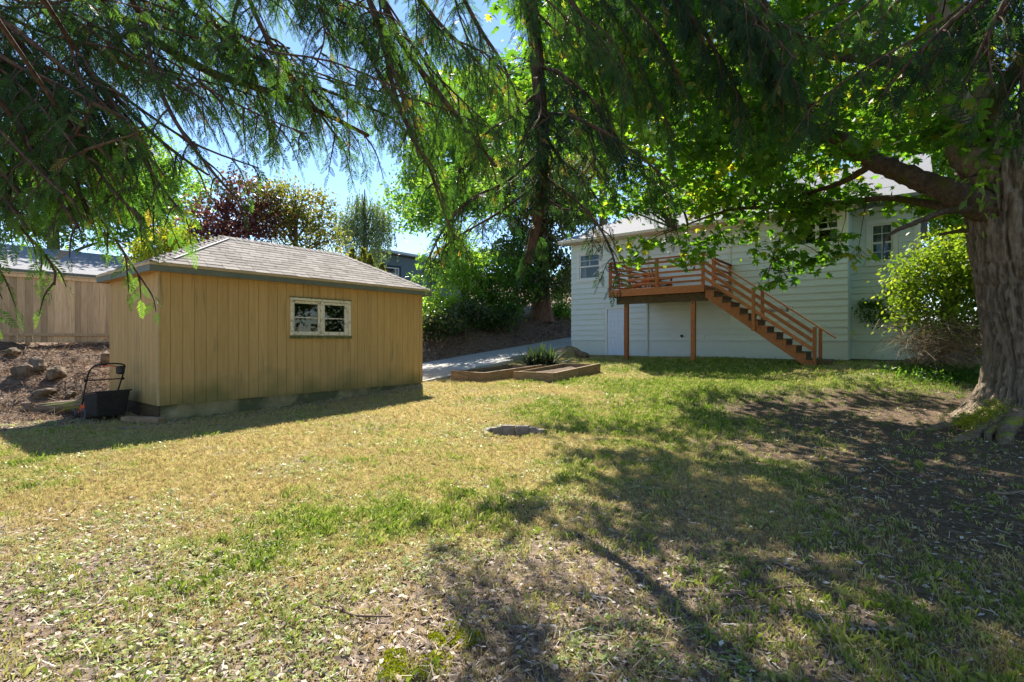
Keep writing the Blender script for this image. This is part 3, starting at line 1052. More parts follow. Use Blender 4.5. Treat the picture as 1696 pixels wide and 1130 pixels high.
rf.hexa([(0.753, -0.45, zp - 0.02), (WD + 0.4, -0.45, zt - 0.06), (WD + 0.4, dp + .4, zt - 0.06), (0.753, dp + .4, zp - 0.02),
         (0.753, -0.45, zp + 0.15), (WD + 0.4, -0.45, zt + 0.11), (WD + 0.4, dp + .4, zt + 0.11), (0.753, dp + .4, zp + 0.15)])
rf.build('roof', 'paleroof', bh)
w2 = bpy.data.objects.new('window', None)
C.objects.link(w2)
w2.parent = bh
a0, a1, b0, b1 = hole2
f2 = MB()
f2.box(a0 - 0.15, a1 + 0.15, -0.03, 0.1, b1, b1 + 0.15)
f2.box(a0 - 0.15, a1 + 0.15, -0.03, 0.1, b0 - 0.15, b0)
f2.box(a0 - 0.15, a0, -0.03, 0.1, b0, b1)
f2.box(a1, a1 + 0.15, -0.03, 0.1, b0, b1)
f2.build('surround', 'navy', w2)
f3 = MB()
f3.box(a0, a1, -0.02, 0.06, b1 - 0.08, b1)
f3.box(a0, a1, -0.02, 0.06, b0, b0 + 0.08)
f3.box(a0, a0 + 0.07, -0.02, 0.06, b0 + 0.08, b1 - 0.08)
f3.box(a1 - 0.07, a1, -0.02, 0.06, b0 + 0.08, b1 - 0.08)
f3.box(a1 - 0.28, a1 - 0.24, -0.01, 0.05, b0 + 0.08, b1 - 0.08)
f3.box(a0 + 0.07, a1 - 0.283, -0.01, 0.05, (b0 + b1) / 2 - 0.02, (b0 + b1) / 2 + 0.02)
f3.build('frame', 'white', w2)
MB().box(a0 + 0.07, a1 - 0.07, 0.02, 0.025, b0 + 0.08, b1 - 0.08).build('pane', 'glass', w2)
MB().box(0.55, 0.85, -0.02, 0.0, zt - 0.52, zt - 0.18).build('vent', 'treated', bh)

# ================================================================== HOUSE
HL = np.array((2.66, 22.9, 0.0))
house = thing('house', 'pale green lap sided house with basement door behind the wooden deck', 'house', HL, TH)
HW = 10.37
EXPO = 0.2286
SZ = 1.47           # bottom edge of the siding
TOPZ = 5.72
BASE = 0.45
doorh = None


def wall_x(px):
    """distance along the house front for a photo column"""
    s = (px - 848.0) / F
    return (s * HL[1] - HL[0]) / (UX - s * UY)


def wall_z(px, py):
    s = wall_x(px)
    D = HL[1] + UY * s
    return CAMZ + (HZ - py) / F * D


dx0, dx1 = wall_x(1006), wall_x(1034.5)
DR = (dx0, dx0 + 0.86, 0.80, 2.80)
W1 = (wall_x(960), wall_x(994), wall_z(977, 462), wall_z(977, 421))
W2 = (wall_x(1318), wall_x(1390), wall_z(1360, 404), wall_z(1360, 357))
holes = [(DR[0] - 0.11, DR[1] + 0.11, 0.3, DR[3] + 0.11), (W1[0] - 0.1, W1[1] + 0.1, W1[2] - 0.1, W1[3] + 0.1),
         (W2[0] - 0.1, W2[1] + 0.1, W2[2] - 0.1, W2[3] + 0.1)]
inner = [(DR[0], DR[1], 0.3, DR[3])] + [W1, W2]
HD = 8.0
REC = 1.25          # set-back of the right-hand section
RW = 1.75
wb = MB()
for a0, a1, b0, b1 in split_rect(0, HW, SZ - 0.02, TOPZ, inner):
    wb.box(a0, a1, 0.0, 0.14, b0, b1)
wb.box(0, 0.14, 0.143, HD, BASE, TOPZ)
wb.box(HW - 0.14, HW, 0.143, HD, BASE, TOPZ)
wb.box(0.143, HW - 0.143, HD - 0.14, HD, BASE, TOPZ)
wb.build('wall', 'house', house)
fbm_ = MB()
for a0, a1, b0, b1 in split_rect(0.0, HW, BASE - 0.2, SZ - 0.023, inner):
    fbm_.box(a0, a1, 0.01, 0.14, b0, b1)
fbm_.build('foundation', 'house_base', house)
# block courses of the painted foundation, proud of their joints
g = random.Random(8)
for r in range(3):
    z0_ = 0.66 + r * 0.27
    for a0, a1, b0, b1 in split_rect(0.0, HW, z0_, min(z0_ + 0.262, SZ - 0.026), [holes[0]]):
        MB().box(a0 + 0.002, a1 - 0.002, 0.002 + g.uniform(-.001, .001), 0.009, b0, b1).build('foundation_course', 'house_base', house)
MB().box(0.14, HW - 0.14, 0.14, HD - 0.14, 3.15, 3.3).build('floor', 'inside', house)
MB().box(0.14, HW - 0.14, 0.14, HD - 0.14, 5.60, 5.7).build('ceiling', 'inside', house)
ip = MB()
ip.box(0.145, HW - 0.145, 3.2, 3.3, 3.303, 5.597)
ip.build('partition', 'inside', house)


def lap(parent, x0, x1, z0, z1, hls, yb=0.0, ax=0):
    r = 0
    while z0 + r * EXPO < z1 - 0.02:
        c0 = z0 + r * EXPO
        c1 = min(c0 + EXPO, z1)
        for a0, a1, b0, b1 in split_rect(x0, x1, c0, c1, hls):
            t0 = 0.040 - 0.037 * (b0 - c0) / EXPO
            t1 = 0.040 - 0.037 * (b1 - c0) / EXPO
            MB().hexa([(a0, yb - t0, b0), (a1, yb - t0, b0), (a1, yb - 0.001, b0), (a0, yb - 0.001, b0),
                       (a0, yb - t1, b1), (a1, yb - t1, b1), (a1, yb - 0.001, b1), (a0, yb - 0.001, b1)]).build('siding_board', 'house', parent)
        r += 1


lap(house, 0.0, HW, SZ, TOPZ - 0.05, holes)


def window(parent, x0, x1, z0, z1, yb=0.0, sashes=1, grid=True, cur=True, trim=0.1, kids=None):
    w_ = bpy.data.objects.new('window', None)
    C.objects.link(w_)
    w_.parent = parent
    tr = MB()
    tr.box(x0 - trim, x1 + trim, yb - 0.045, yb + 0.0, z1, z1 + trim)
    tr.box(x0 - trim - 0.02, x1 + trim + 0.02, yb - 0.065, yb + 0.0, z0 - trim, z0 - 0.002)
    tr.box(x0 - trim, x0, yb - 0.043, yb + 0.0, z0, z1 - 0.002)
    tr.box(x1, x1 + trim, yb - 0.043, yb + 0.0, z0, z1 - 0.002)
    tr.build('trim', 'white', w_, bevel=0.004)
    wd = (x1 - x0) / sashes
    for k in range(sashes):
        a0, a1 = x0 + k * wd + 0.003, x0 + (k + 1) * wd - 0.003
        zm = (z0 + z1) / 2
        for q0, q1, yy, top in ((z0 + 0.003, zm + 0.02, yb + 0.02, False), (zm - 0.02, z1 - 0.003, yb - 0.012, True)):
            f = MB()
            s = 0.05
            f.box(a0, a1, yy, yy + 0.03, q0, q0 + s)
            f.box(a0, a1, yy, yy + 0.03, q1 - s, q1)
            f.box(a0, a0 + s, yy + 0.001, yy + 0.029, q0 + s, q1 - s)
            f.box(a1 - s, a1, yy + 0.001, yy + 0.029, q0 + s, q1 - s)
            if grid and (top or sashes == 1 and trim > 0.13):
                f.box((a0 + a1) / 2 - 0.01, (a0 + a1) / 2 + 0.01, yy + 0.005, yy + 0.025, q0 + s, q1 - s)
                f.box(a0 + s, a1 - s, yy + 0.006, yy + 0.024, (q0 + q1) / 2 - 0.01, (q0 + q1) / 2 + 0.01)
            f.build('sash', 'white', w_)
            MB().box(a0 + s, a1 - s, yy + 0.013, yy + 0.017, q0 + s, q1 - s).build('pane', 'glass', w_)
    if cur:
        cb = MB()
        nn = 10
        for side in (0, 1):
            xa = x0 if side == 0 else x1 - 0.22 * (x1 - x0)
            wv = 0.22 * (x1 - x0) / nn
            for k in range(nn):
                y_ = yb + 0.20 + 0.02 * (k % 2)
                y2_ = yb + 0.20 + 0.02 * ((k + 1) % 2)
                cb.hexa([(xa + k * wv, y_, z0 - 0.1), (xa + (k + 1) * wv, y2_, z0 - 0.1), (xa + (k + 1) * wv, y2_ + .004, z0 - 0.1), (xa + k * wv, y_ + .004, z0 - 0.1),
                         (xa + k * wv, y_, z1 + 0.1), (xa + (k + 1) * wv, y2_, z1 + 0.1), (xa + (k + 1) * wv, y2_ + .004, z1 + 0.1), (xa + k * wv, y_ + .004, z1 + 0.1)])
        cb.build('curtain', 'curtain', w_)
    return w_


window(house, *W1)
window(house, *W2, sashes=2)
# drip board below the left window band
MB().box(-0.03, W1[1] + 0.14, -0.05, -0.026, W1[2] - 0.135, W1[2] - 0.105).build('band_trim', 'white', house)
# white band right of the double window
MB().box(W2[1] + 0.103, HW + 0.012, -0.05, 0.0, W2[2] - 0.12, TOPZ).build('corner_panel', 'white', house)
MB().box(W2[0] + 0.2, HW + 0.02, -0.085, -0.052, W2[2] - 0.155, W2[2] - 0.125).build('band_trim', 'white', house)
# door
dr = bpy.data.objects.new('door', None)
C.objects.link(dr)
dr.parent = house
cs = MB()
cs.box(DR[0] - 0.10, DR[0], -0.035, 0.0, 0.62, DR[3])
cs.box(DR[1], DR[1] + 0.10, -0.035, 0.0, 0.62, DR[3])
cs.box(DR[0] - 0.10, DR[1] + 0.10, -0.037, 0.0, DR[3] + 0.002, DR[3] + 0.10)
cs.build('frame', 'white', dr)
lf = MB()
dW = DR[1] - DR[0]
xs_ = [DR[0] + 0.004, DR[0] + 0.12, DR[0] + dW / 2 - 0.055, DR[0] + dW / 2 + 0.055, DR[1] - 0.12, DR[1] - 0.004]
zs_ = [DR[2] + 0.0, DR[2] + 0.20, DR[2] + 0.80, DR[2] + 0.92, DR[2] + 1.52, DR[2] + 1.62, DR[3] - 0.11, DR[3] - 0.004]
pan = [(xs_[a], xs_[a + 1], zs_[c], zs_[c + 1]) for a in (1, 3) for c in (1, 3, 5)]
for a0, a1, b0, b1 in split_rect(xs_[0], xs_[-1], zs_[0], zs_[-1], pan):
    lf.box(a0, a1, 0.012, 0.05, b0, b1)
lf.build('leaf', 'door', dr)
for a0, a1, b0, b1 in pan:
    q = MB()
    q.box(a0, a1, 0.028, 0.045, b0, b1)
    q.hexa([(a0 + 0.03, 0.027, b0 + 0.03), (a1 - 0.03, 0.027, b0 + 0.03), (a1 - 0.03, 0.027, b1 - 0.03), (a0 + 0.03, 0.027, b1 - 0.03),
            (a0 + 0.055, 0.015, b0 + 0.055), (a1 - 0.055, 0.015, b0 + 0.055), (a1 - 0.055, 0.015, b1 - 0.055), (a0 + 0.055, 0.015, b1 - 0.055)])
    q.build('panel', 'door', dr)
MB().cyl((DR[1] - 0.06, -0.02, DR[2] + 0.95), (0, 1, 0), 0.028, 0.05, 12).cyl((DR[1] - 0.06, 0.004, DR[2] + 0.95), (0, 1, 0), 0.012, 0.02, 8).build(
    'knob', 'metal', dr, smooth=True)
# downspout, pipes, vents
xd = wall_x(1073)
MB().box(xd - 0.04, xd + 0.04, -0.11, -0.03, 1.16, TOPZ - 0.1).box(xd - 0.028, xd + 0.028, -0.10, -0.04, 0.80, 1.157).build('downspout', 'house', house, bevel=0.012)
MB().tube([(xd, -0.07, 1.14), (xd - 0.05, -0.11, 1.05), (xd - 0.05, -0.11, 0.99)], [0.035, 0.03, 0.025], 8).build('downspout_elbow', 'white', house)
xq = wall_x(1210)
MB().tube([(xq, -0.05, 2.2), (xq, -0.05, TOPZ)], [0.03, 0.03], 8).build('vent_pipe', 'house', house)
xv = wall_x(1237)
zv = wall_z(1237, 430)
vb = MB().box(xv - 0.12, xv + 0.12, -0.04, -0.02, zv - 0.08, zv + 0.08)
vb.build('vent', 'house', house)
for k in range(3):
    MB().box(xv - 0.10, xv + 0.10, -0.052, -0.043, zv - 0.06 + k * 0.05, zv - 0.035 + k * 0.05).build('vent_slat', 'house', house)
xh = wall_x(1130)
zh = wall_z(1130, 556.5)
MB().cyl((xh, -0.06, zh), (0, 1, 0), 0.045, 0.09, 10).cyl((xh + 0.02, -0.11, zh - 0.03), (0.2, 0.3, -1), 0.02, 0.09, 8).build('hose_tap', 'black', house)
xk = wall_x(1164)
zk = wall_z(1164, 557)
MB().box(xk - 0.07, xk + 0.07, -0.06, -0.02, zk - 0.05, zk + 0.05).box(xk - 0.085, xk + 0.085, -0.075, -0.02, zk - 0.075, zk - 0.055).build('outlet_cover', 'white', house)
# basement window seen under the stairs
xa_, xb_ = wall_x(1262), wall_x(1310)
za_ = wall_z(1285, 530)
window(house, xa_, xb_, za_, za_ + 0.45, yb=-0.03, grid=False, cur=False, trim=0.05)
# eave, gutter and roof
MB().box(-0.35, HW + 0.3, -0.42, -0.003, TOPZ - 0.02, TOPZ + 0.0).build('soffit', 'cream', house)
MB().box(-0.38, HW + 0.33, -0.55, -0.423, TOPZ + 0.0, TOPZ + 0.13).build('gutter', 'cream', house, bevel=0.02)
PIT = 0.52
zr = TOPZ + 0.05
yr = 4.2
xl, xr = -0.35, HW + RW + 0.4
rb = MB()
hipx = 4.0
rb.hexa([(xl, -0.42, zr), (xr, -0.42, zr), (xr, yr, zr + PIT * (yr + 0.42)), (xl + hipx, yr, zr + PIT * (yr + 0.42)),
         (xl, -0.42, zr + 0.1), (xr, -0.42, zr + 0.1), (xr, yr, zr + 0.1 + PIT * (yr + 0.42)), (xl + hipx, yr, zr + 0.1 + PIT * (yr + 0.42))])
rb.hexa([(xl + hipx, yr + 0.003, zr + PIT * (yr + 0.42)), (xr, yr + 0.003, zr + PIT * (yr + 0.42)), (xr, HD + 0.5, zr), (xl, HD + 0.5, zr),
         (xl + hipx, yr + 0.003, zr + 0.1 + PIT * (yr + 0.42)), (xr, yr + 0.003, zr + 0.1 + PIT * (yr + 0.42)), (xr, HD + 0.5, zr + 0.1), (xl, HD + 0.5, zr + 0.1)])
rb.poly([(xl, -0.42, zr + 0.1), (xl + hipx, yr, zr + 0.1 + PIT * (yr + 0.42)), (xl, HD + 0.5, zr + 0.1)])
rb.build('roof', 'greyroof', house)
# right-hand section, set back
W3x = lambda px: ((px - 848.0) / F * (HL[1] + VY * REC) - (HL[0] + VX * REC)) / (UX - (px - 848.0) / F * UY)


def W3z(px, py):
    s = W3x(px)
    return CAMZ + (HZ - py) / F * (HL[1] + VY * REC + UY * s)


W3 = (W3x(1443), W3x(1479), W3z(1460, 433), W3z(1460, 371))
wb = MB()
for a0, a1, b0, b1 in split_rect(HW + 0.003, HW + RW, SZ - 0.02, TOPZ + 0.2, [W3]):
    wb.box(a0, a1, REC, REC + 0.14, b0, b1)
wb.box(HW + RW - 0.14, HW + RW, REC + 0.143, HD, BASE, TOPZ)
wb.box(HW + 0.003, HW + RW, HD - 0.14, HD, BASE, TOPZ)
wb.build('wall', 'house', house)
MB().box(HW + 0.003, HW + RW, REC + 0.01, REC + 0.14, BASE - 0.2, SZ - 0.023).build('foundation', 'house_base', house)
lap(house, HW + 0.003, HW + RW, SZ, TOPZ + 0.1, [(W3[0] - 0.15, W3[1] + 0.15, W3[2] - 0.15, W3[3] + 0.15)], yb=REC)
window(house, *W3, yb=REC, trim=0.14)
MB().box(HW + RW - 0.06, HW + RW + 0.1, REC - 0.04, REC + 0.08, BASE, TOPZ + 0.1).build('corner_trim', 'white', house)
MB().box(HW + 0.15, HW + RW, REC + 0.14, HD - 0.14, 3.15, 3.3).build('floor', 'inside', house)
# lap siding return at the main corner
MB().box(HW + 0.001, HW + 0.012, 0.003, REC - 0.03, SZ, TOPZ).build('siding_return', 'house', house)

# ================================================================== DECK AND STAIRS
DK = np.array((3.43, 18.2, 0.0))
deck = thing('deck', 'raised redwood stained deck with horizontal rails and a staircase down to the lawn', 'deck', DK, TH)
DWd, DDp = 3.33, 3.20
DZ = 3.25
GZ0 = 0.72
RH = 0.95


def db(x0, x1, y0, y1, z0, z1, nm, mt='deck', bv=0.005):
    return MB().box(x0, x1, y0, y1, z0, z1).build(nm, mt, deck, bevel=bv)


y = 0.0
while y < DDp - 0.03:
    db(0.04, DWd - 0.0, y + 0.045, min(y + 0.182, DDp - 0.03), DZ - 0.036, DZ, 'deck_board', bv=0.003)
    y += 0.142
db(0, DWd, 0.0, 0.04, DZ - 0.235, DZ + 0.005, 'rim_board')
db(0.0, 0.038, 0.043, DDp - 0.03, DZ - 0.235, DZ + 0.004, 'rim_board')
db(DWd + 0.002, DWd + 0.04, 0.043, DDp - 0.03, DZ - 0.235, DZ - 0.04, 'rim_board')
for k in range(1, 8):
    db(k * 0.42 - 0.019, k * 0.42 + 0.019, 0.043, DDp - 0.03, DZ - 0.23, DZ - 0.038, 'joist', 'treated', 0)
db(0.22, DWd + 0.03, 0.18, 0.26, DZ - 0.50, DZ - 0.238, 'beam', 'treated')
db(0.22, 1.72, 0.262, 0.30, DZ - 0.49, DZ - 0.239, 'beam', 'treated')
db(1.725, DWd + 0.03, 0.262, 0.30, DZ - 0.495, DZ - 0.24, 'beam', 'treated')
for xx in (0.585, 2.92):
    db(xx - 0.07, xx + 0.07, 0.16, 0.30, GZ0 - 0.1, DZ - 0.503, 'support_post', bv=0.008)
    MB().box(xx - 0.03, xx + 0.03, 0.150, 0.158, DZ - 0.60, DZ - 0.52).build('post_bracket', 'treated', deck)
# railing posts
posts = [(0.0, 0.0), (1.72, -0.0), (DWd - 0.09, 0.0), (0.0, DDp - 0.13), (0.0, 1.6), (DWd - 0.09, DDp - 0.13), (DWd - 0.09, 1.15)]
for (xx, yy) in posts:
    db(xx, xx + 0.09, yy + 0.003, yy + 0.093, DZ - 0.23 if yy == 0 and xx > 3 else DZ + 0.006, DZ + RH, 'railing_post', bv=0.006)
rz = [0.10, 0.275, 0.45, 0.625, 0.80]
for q in rz:
    db(0.093, 1.717, 0.02, 0.058, DZ + q, DZ + q + 0.072, 'rail')
    db(1.813, DWd - 0.093, 0.02, 0.058, DZ + q, DZ + q + 0.072, 'rail')
    db(0.02, 0.058, 0.097, 1.597, DZ + q, DZ + q + 0.072, 'rail')
    db(0.02, 0.058, 1.697, DDp - 0.133, DZ + q, DZ + q + 0.072, 'rail')
    db(DWd - 0.07, DWd - 0.032, 1.247, DDp - 0.133, DZ + q, DZ + q + 0.072, 'rail')
db(-0.02, DWd + 0.01, -0.02, 0.12, DZ + RH + 0.002, DZ + RH + 0.04, 'cap_rail')
db(-0.02, 0.12, 0.123, DDp - 0.03, DZ + RH + 0.002, DZ + RH + 0.04, 'cap_rail')
db(DWd - 0.11, DWd + 0.02, 1.15, DDp - 0.03, DZ + RH + 0.002, DZ + RH + 0.04, 'cap_rail')
# stairs along +x
NR = 13
rise = (DZ - GZ0 - 0.06) / NR
run = 0.252
SX0 = DWd + 0.045
SWd = 1.05


def stair_z(x):
    return DZ - (x - SX0) / run * rise


for yy in (0.0, SWd - 0.04):
    pts = []
    mb_ = MB()
    L = NR * run - run
    # saw-tooth stringer: strips between the steps
    for k in range(NR - 1):
        xa = SX0 + k * run
        ztop = DZ - (k + 1) * rise - 0.038
        zl = stair_z(xa) - 0.42
        zr_ = stair_z(xa + run) - 0.42
        fl = GZ0 - 0.05
        mb_.hexa([(xa, yy, max(zl, fl)), (xa + run, yy, max(zr_, fl)), (xa + run, yy + 0.04, max(zr_, fl)), (xa, yy + 0.04, max(zl, fl)),
                  (xa, yy, ztop), (xa + run, yy, ztop), (xa + run, yy + 0.04, ztop), (xa, yy + 0.04, ztop)])
    mb_.build('stringer', 'deck', deck)
for k in range(NR - 1):
    xa = SX0 + k * run
    zt_ = DZ - (k + 1) * rise
    MB().box(xa - 0.005, xa + 0.125, -0.03, SWd + 0.03, zt_ - 0.036, zt_).box(xa + 0.132, xa + run + 0.03, -0.03, SWd + 0.03, zt_ - 0.036, zt_).build(
        'tread', 'treated' if k % 3 else 'deck', deck)
    db(xa - 0.022, xa - 0.003, 0.05, SWd - 0.05, zt_ + 0.002, zt_ + rise - 0.04, 'riser', 'treated', 0)
# bottom landing step
db(SX0 + (NR - 1) * run - 0.02, SX0 + (NR - 1) * run + 0.34, -0.02, SWd + 0.02, GZ0 - 0.05, GZ0 + 0.22, 'landing_step', 'treated')
px_ = [SX0 - 0.09 - 0.045, 4.74, 6.32]
for yy in (-0.093, SWd + 0.033):
    for k, xx in enumerate(px_):
        if k == 0 and yy < 0:
            continue
        zb = stair_z(xx) - (0.46 if k == 1 else 0.3)
        if k == 2:
            zb = GZ0 - 0.1
        zt_ = stair_z(xx + 0.045) + 0.86
        if k == 0:
            zt_ = DZ + RH
            zb = DZ + 0.006
        db(xx, xx + 0.09, yy, yy + 0.09, zb, zt_, 'stair_post', bv=0.006)
    yc = yy + 0.045
    if yy > 0:
        continue
    for q in (0.20, 0.44, 0.68):
        for (xs0, xs1) in ((px_[0] + 0.092, px_[1] - 0.002), (px_[1] + 0.092, px_[2] - 0.002)):
            MB().beam((xs0, yc, stair_z(xs0) + q), (xs1, yc, stair_z(xs1) + q), 0.038, 0.10).build('stair_rail', 'deck', deck)
    xs0, xs1 = px_[0] + 0.05, px_[2] + 0.55
    MB().beam((xs0, yc, stair_z(xs0) + 0.93), (xs1, yc, stair_z(xs1) + 0.93), 0.12, 0.038).build('handrail', 'deck', deck)


# chairs on the deck
def deck_chair(loc, rz_, label):
    t_ = thing('deck_chair', label, 'chair', loc, rz_, 'wooden chairs on the deck')
    for s in (-0.27, 0.27):
        MB().beam((-0.30, s, 0.0), (-0.30, s, 0.55), 0.03, 0.09, (0, 1, 0)).build('leg', 'deck', t_)
        MB().beam((-0.34, s * 0.93, 0.36), (0.55, s * 0.93, 0.06), 0.03, 0.11).build('leg', 'deck', t_)
        MB().box(-0.40, 0.32, s - 0.07, s + 0.07, 0.552, 0.575).build('armrest', 'deck', t_)
    for k in range(6):
        xx = -0.33 + k * 0.098
        zz_ = 0.41 - (xx + 0.34) * 0.33
        MB().box(xx, xx + 0.085, -0.245, 0.245, zz_, zz_ + 0.02).build('seat_slat', 'deck', t_)
    for k in range(5):
        s = -0.22 + k * 0.11
        MB().beam((0.22, s * 0.8, 0.20), (0.50, s * 1.15, 0.98 - abs(s) * 0.5), 0.085, 0.02, (1, 0, 0.3)).build('back_slat', 'deck', t_)
    MB().box(0.29, 0.32, -0.29, 0.29, 0.48, 0.55).build('back_brace', 'deck', t_)
    return t_


def dk(x, y):
    p = DK[:2] + np.array((UX * x + VX * y, UY * x + VY * y))
    return (p[0], p[1], DZ + 0.001)


deck_chair(dk(0.75, 1.0), TH + rad(200), 'wooden slatted deck chair nearest the left corner of the deck railing')
deck_chair(dk(1.0, 2.25), TH + rad(150), 'wooden slatted deck chair farther back on the deck close to the house wall')

# ================================================================== RAISED BEDS
def raised_bed(N, wd, ln, label, seed):
    g = random.Random(seed)
    t_ = thing('raised_garden_bed', label, 'garden bed', (N[0], N[1], 0), TH, 'raised timber garden beds')

    def gz(x, y):
        return Hs(N[0] + UX * x + VX * y, N[1] + UY * x + VY * y)
    hh = 0.245
    th = 0.04
    c = {k: gz(*k) for k in ((0, 0), (-wd, 0), (0, ln), (-wd, ln))}

    def board(x0, y0, x1, y1, za, zb, ox, oy):
        e = 0.0
        mb_ = MB()
        mb_.hexa([(x0, y0, za - 0.08), (x1, y1, zb - 0.08), (x1 + ox, y1 + oy, zb - 0.08), (x0 + ox, y0 + oy, za - 0.08),
                  (x0, y0, za + hh), (x1, y1, zb + hh), (x1 + ox, y1 + oy, zb + hh), (x0 + ox, y0 + oy, za + hh)])
        mb_.build('side_board', 'bed', t_, bevel=0.006)
    # left end (facing the camera on the left) in two pieces, then the long sides
    wm = -wd * 0.45
    zm = (c[(0, 0)] * 0.55 + c[(-wd, 0)] * 0.45)
    board(0, 0, wm + 0.004, 0, c[(0, 0)], zm, 0, th)
    board(wm - 0.004, 0, -wd, 0, zm, c[(-wd, 0)], 0, th)
    board(0, th + 0.002, 0, ln * 0.5 - 0.003, c[(0, 0)], (c[(0, 0)] + c[(0, ln)]) / 2, -th, 0)
    board(0, ln * 0.5 + 0.003, 0, ln, (c[(0, 0)] + c[(0, ln)]) / 2, c[(0, ln)] + 0.01, -th, 0)
    board(-wd, th + 0.002, -wd, ln, c[(-wd, 0)], c[(-wd, ln)], th, 0)
    board(-th - 0.002, ln - th, -wd + th + 0.002, ln - th, c[(0, ln)], c[(-wd, ln)], 0, th)
    # flat cap strips
    for (x0, y0, x1, y1) in ((0.01, -0.015, -wd - 0.01, -0.015),):
        MB().hexa([(x0, y0, c[(0, 0)] + hh + 0.002), (x1, y1, c[(-wd, 0)] + hh + 0.002), (x1, y1 + 0.09, c[(-wd, 0)] + hh + 0.002), (x0, y0 + 0.09, c[(0, 0)] + hh + 0.002),
                   (x0, y0, c[(0, 0)] + hh + 0.024), (x1, y1, c[(-wd, 0)] + hh + 0.024), (x1, y1 + 0.09, c[(-wd, 0)] + hh + 0.024), (x0, y0 + 0.09, c[(0, 0)] + hh + 0.024)]).build(
            'cap_strip', 'bed', t_, bevel=0.004)
    MB().hexa([(0.015, 0.078, c[(0, 0)] + hh + 0.002), (-0.07, 0.078, c[(0, 0)] + hh + 0.002), (-0.07, ln, c[(0, ln)] + hh + 0.012), (0.015, ln, c[(0, ln)] + hh + 0.012),
               (0.015, 0.078, c[(0, 0)] + hh + 0.022), (-0.07, 0.078, c[(0, 0)] + hh + 0.022), (-0.07, ln, c[(0, ln)] + hh + 0.034), (0.015, ln, c[(0, ln)] + hh + 0.034)]).build(
        'cap_strip', 'bed', t_, bevel=0.004)
    # soil
    nn = 14
    xs = np.linspace(-th - 0.001, -wd + th + 0.001, nn)
    ys = np.linspace(th + 0.001, ln - th - 0.001, nn)
    X, Y = np.meshgrid(xs, ys)
    zf = (c[(0, 0)] * (1 + X / wd) * (1 - Y / ln) + c[(-wd, 0)] * (-X / wd) * (1 - Y / ln) + c[(0, ln)] * (1 + X / wd) * Y / ln + c[(-wd, ln)] * (-X / wd) * Y / ln)
    Z = zf + 0.13 + (fbm(X * 3, Y * 3, 0.8, seed) - 0.5) * 0.12
    sv = np.stack([X.ravel(), Y.ravel(), Z.ravel()], 1)
    jj = np.arange(nn - 1)[:, None] * nn + np.arange(nn - 1)[None, :]
    sf = np.stack([jj, jj + nn, jj + nn + 1, jj + 1], -1).reshape(-1, 4)
    link('bed_soil', np_mesh('bed_soil', sv, sf), 'soil', t_, smooth=True)
    return t_


raised_bed((1.12, 13.95), 1.37, 2.7, 'raised timber garden bed nearest the camera, its corner pointing at the lawn', 3)
raised_bed((-0.80, 14.35), 1.28, 2.9, 'raised timber garden bed farther left beside the concrete driveway', 4)

# ================================================================== LAWN MOWER
mp_ = at(166, 690, 9.75)
mower = thing('lawn_mower', 'black and orange lawn mower with grass bag parked by the shed end wall', 'lawn mower',
              (mp_[0], mp_[1], Hs(mp_[0], mp_[1])), rad(-32))
# local: -x is forward (left in the photo), +x the bag, y across
MB().hexa([(-0.52, -0.19, 0.09), (0.02, -0.21, 0.09), (0.02, 0.21, 0.09), (-0.52, 0.19, 0.09), (-0.46, -0.15, 0.26), (-0.02, -0.18, 0.30), (-0.02, 0.18, 0.30), (-0.46, 0.15, 0.26)]).build(
    'body', 'orange', mower, bevel=0.03)
MB().hexa([(-0.40, -0.12, 0.27), (-0.06, -0.14, 0.29), (-0.06, 0.14, 0.29), (-0.40, 0.12, 0.27), (-0.36, -0.09, 0.37), (-0.10, -0.10, 0.40), (-0.10, 0.10, 0.40), (-0.36, 0.09, 0.37)]).build(
    'motor_cover', 'black', mower, bevel=0.03)
for xx, r in ((-0.45, 0.09), (0.0, 0.11)):
    for s in (-1, 1):
        wh = MB().cyl((xx, s * 0.245, r), (0, 1, 0), r, 0.05, 20).build('wheel', 'tyre', mower, bevel=0.008)
        MB().cyl((xx, s * 0.273, r), (0, 1, 0), r * 0.55, 0.012, 16).build('hub', 'black', wh)
bag = MB()
bag.hexa([(0.03, -0.25, 0.10), (0.50, -0.22, 0.08), (0.50, 0.22, 0.08), (0.03, 0.25, 0.10), (0.0, -0.27, 0.46), (0.60, -0.27, 0.54), (0.60, 0.27, 0.54), (0.0, 0.27, 0.46)])
bag.build('grass_bag', 'bagcloth', mower, bevel=0.03)
MB().tube([(0.0, -0.28, 0.47), (0.6, -0.28, 0.55), (0.6, 0.28, 0.55), (0.0, 0.28, 0.47)], [0.012] * 4, 8).build('bag_rim', 'black', mower)
hp = smooth_path([(-0.08, -0.25, 0.28), (0.12, -0.27, 0.62), (0.30, -0.27, 0.90), (0.42, -0.22, 1.02), (0.46, 0.0, 1.05), (0.42, 0.22, 1.02), (0.30, 0.27, 0.90),
                  (0.12, 0.27, 0.62), (-0.08, 0.25, 0.28)], 5)
MB().tube(hp, [0.014] * len(hp), 8).build('handle', 'black', mower, smooth=True)
MB().tube([(0.20, -0.27, 0.745), (0.20, 0.27, 0.745)], [0.011, 0.011], 8).build('crossbar', 'black', mower)
MB().box(0.30, 0.46, 0.13, 0.235, 0.84, 1.0).build('control_box', 'black', mower, bevel=0.03)
rl = smooth_path([(0.38, -0.16, 1.0), (0.41, 0.0, 1.015), (0.37, 0.16, 0.97)], 4)
MB().tube(rl, [0.009] * len(rl), 6).build('lever', 'orange', mower)
for s in (-1, 1):
    MB().cyl((0.20, s * 0.295, 0.745), (0, 1, 0), 0.026, 0.03, 10).build('clamp_knob', 'black', mower)


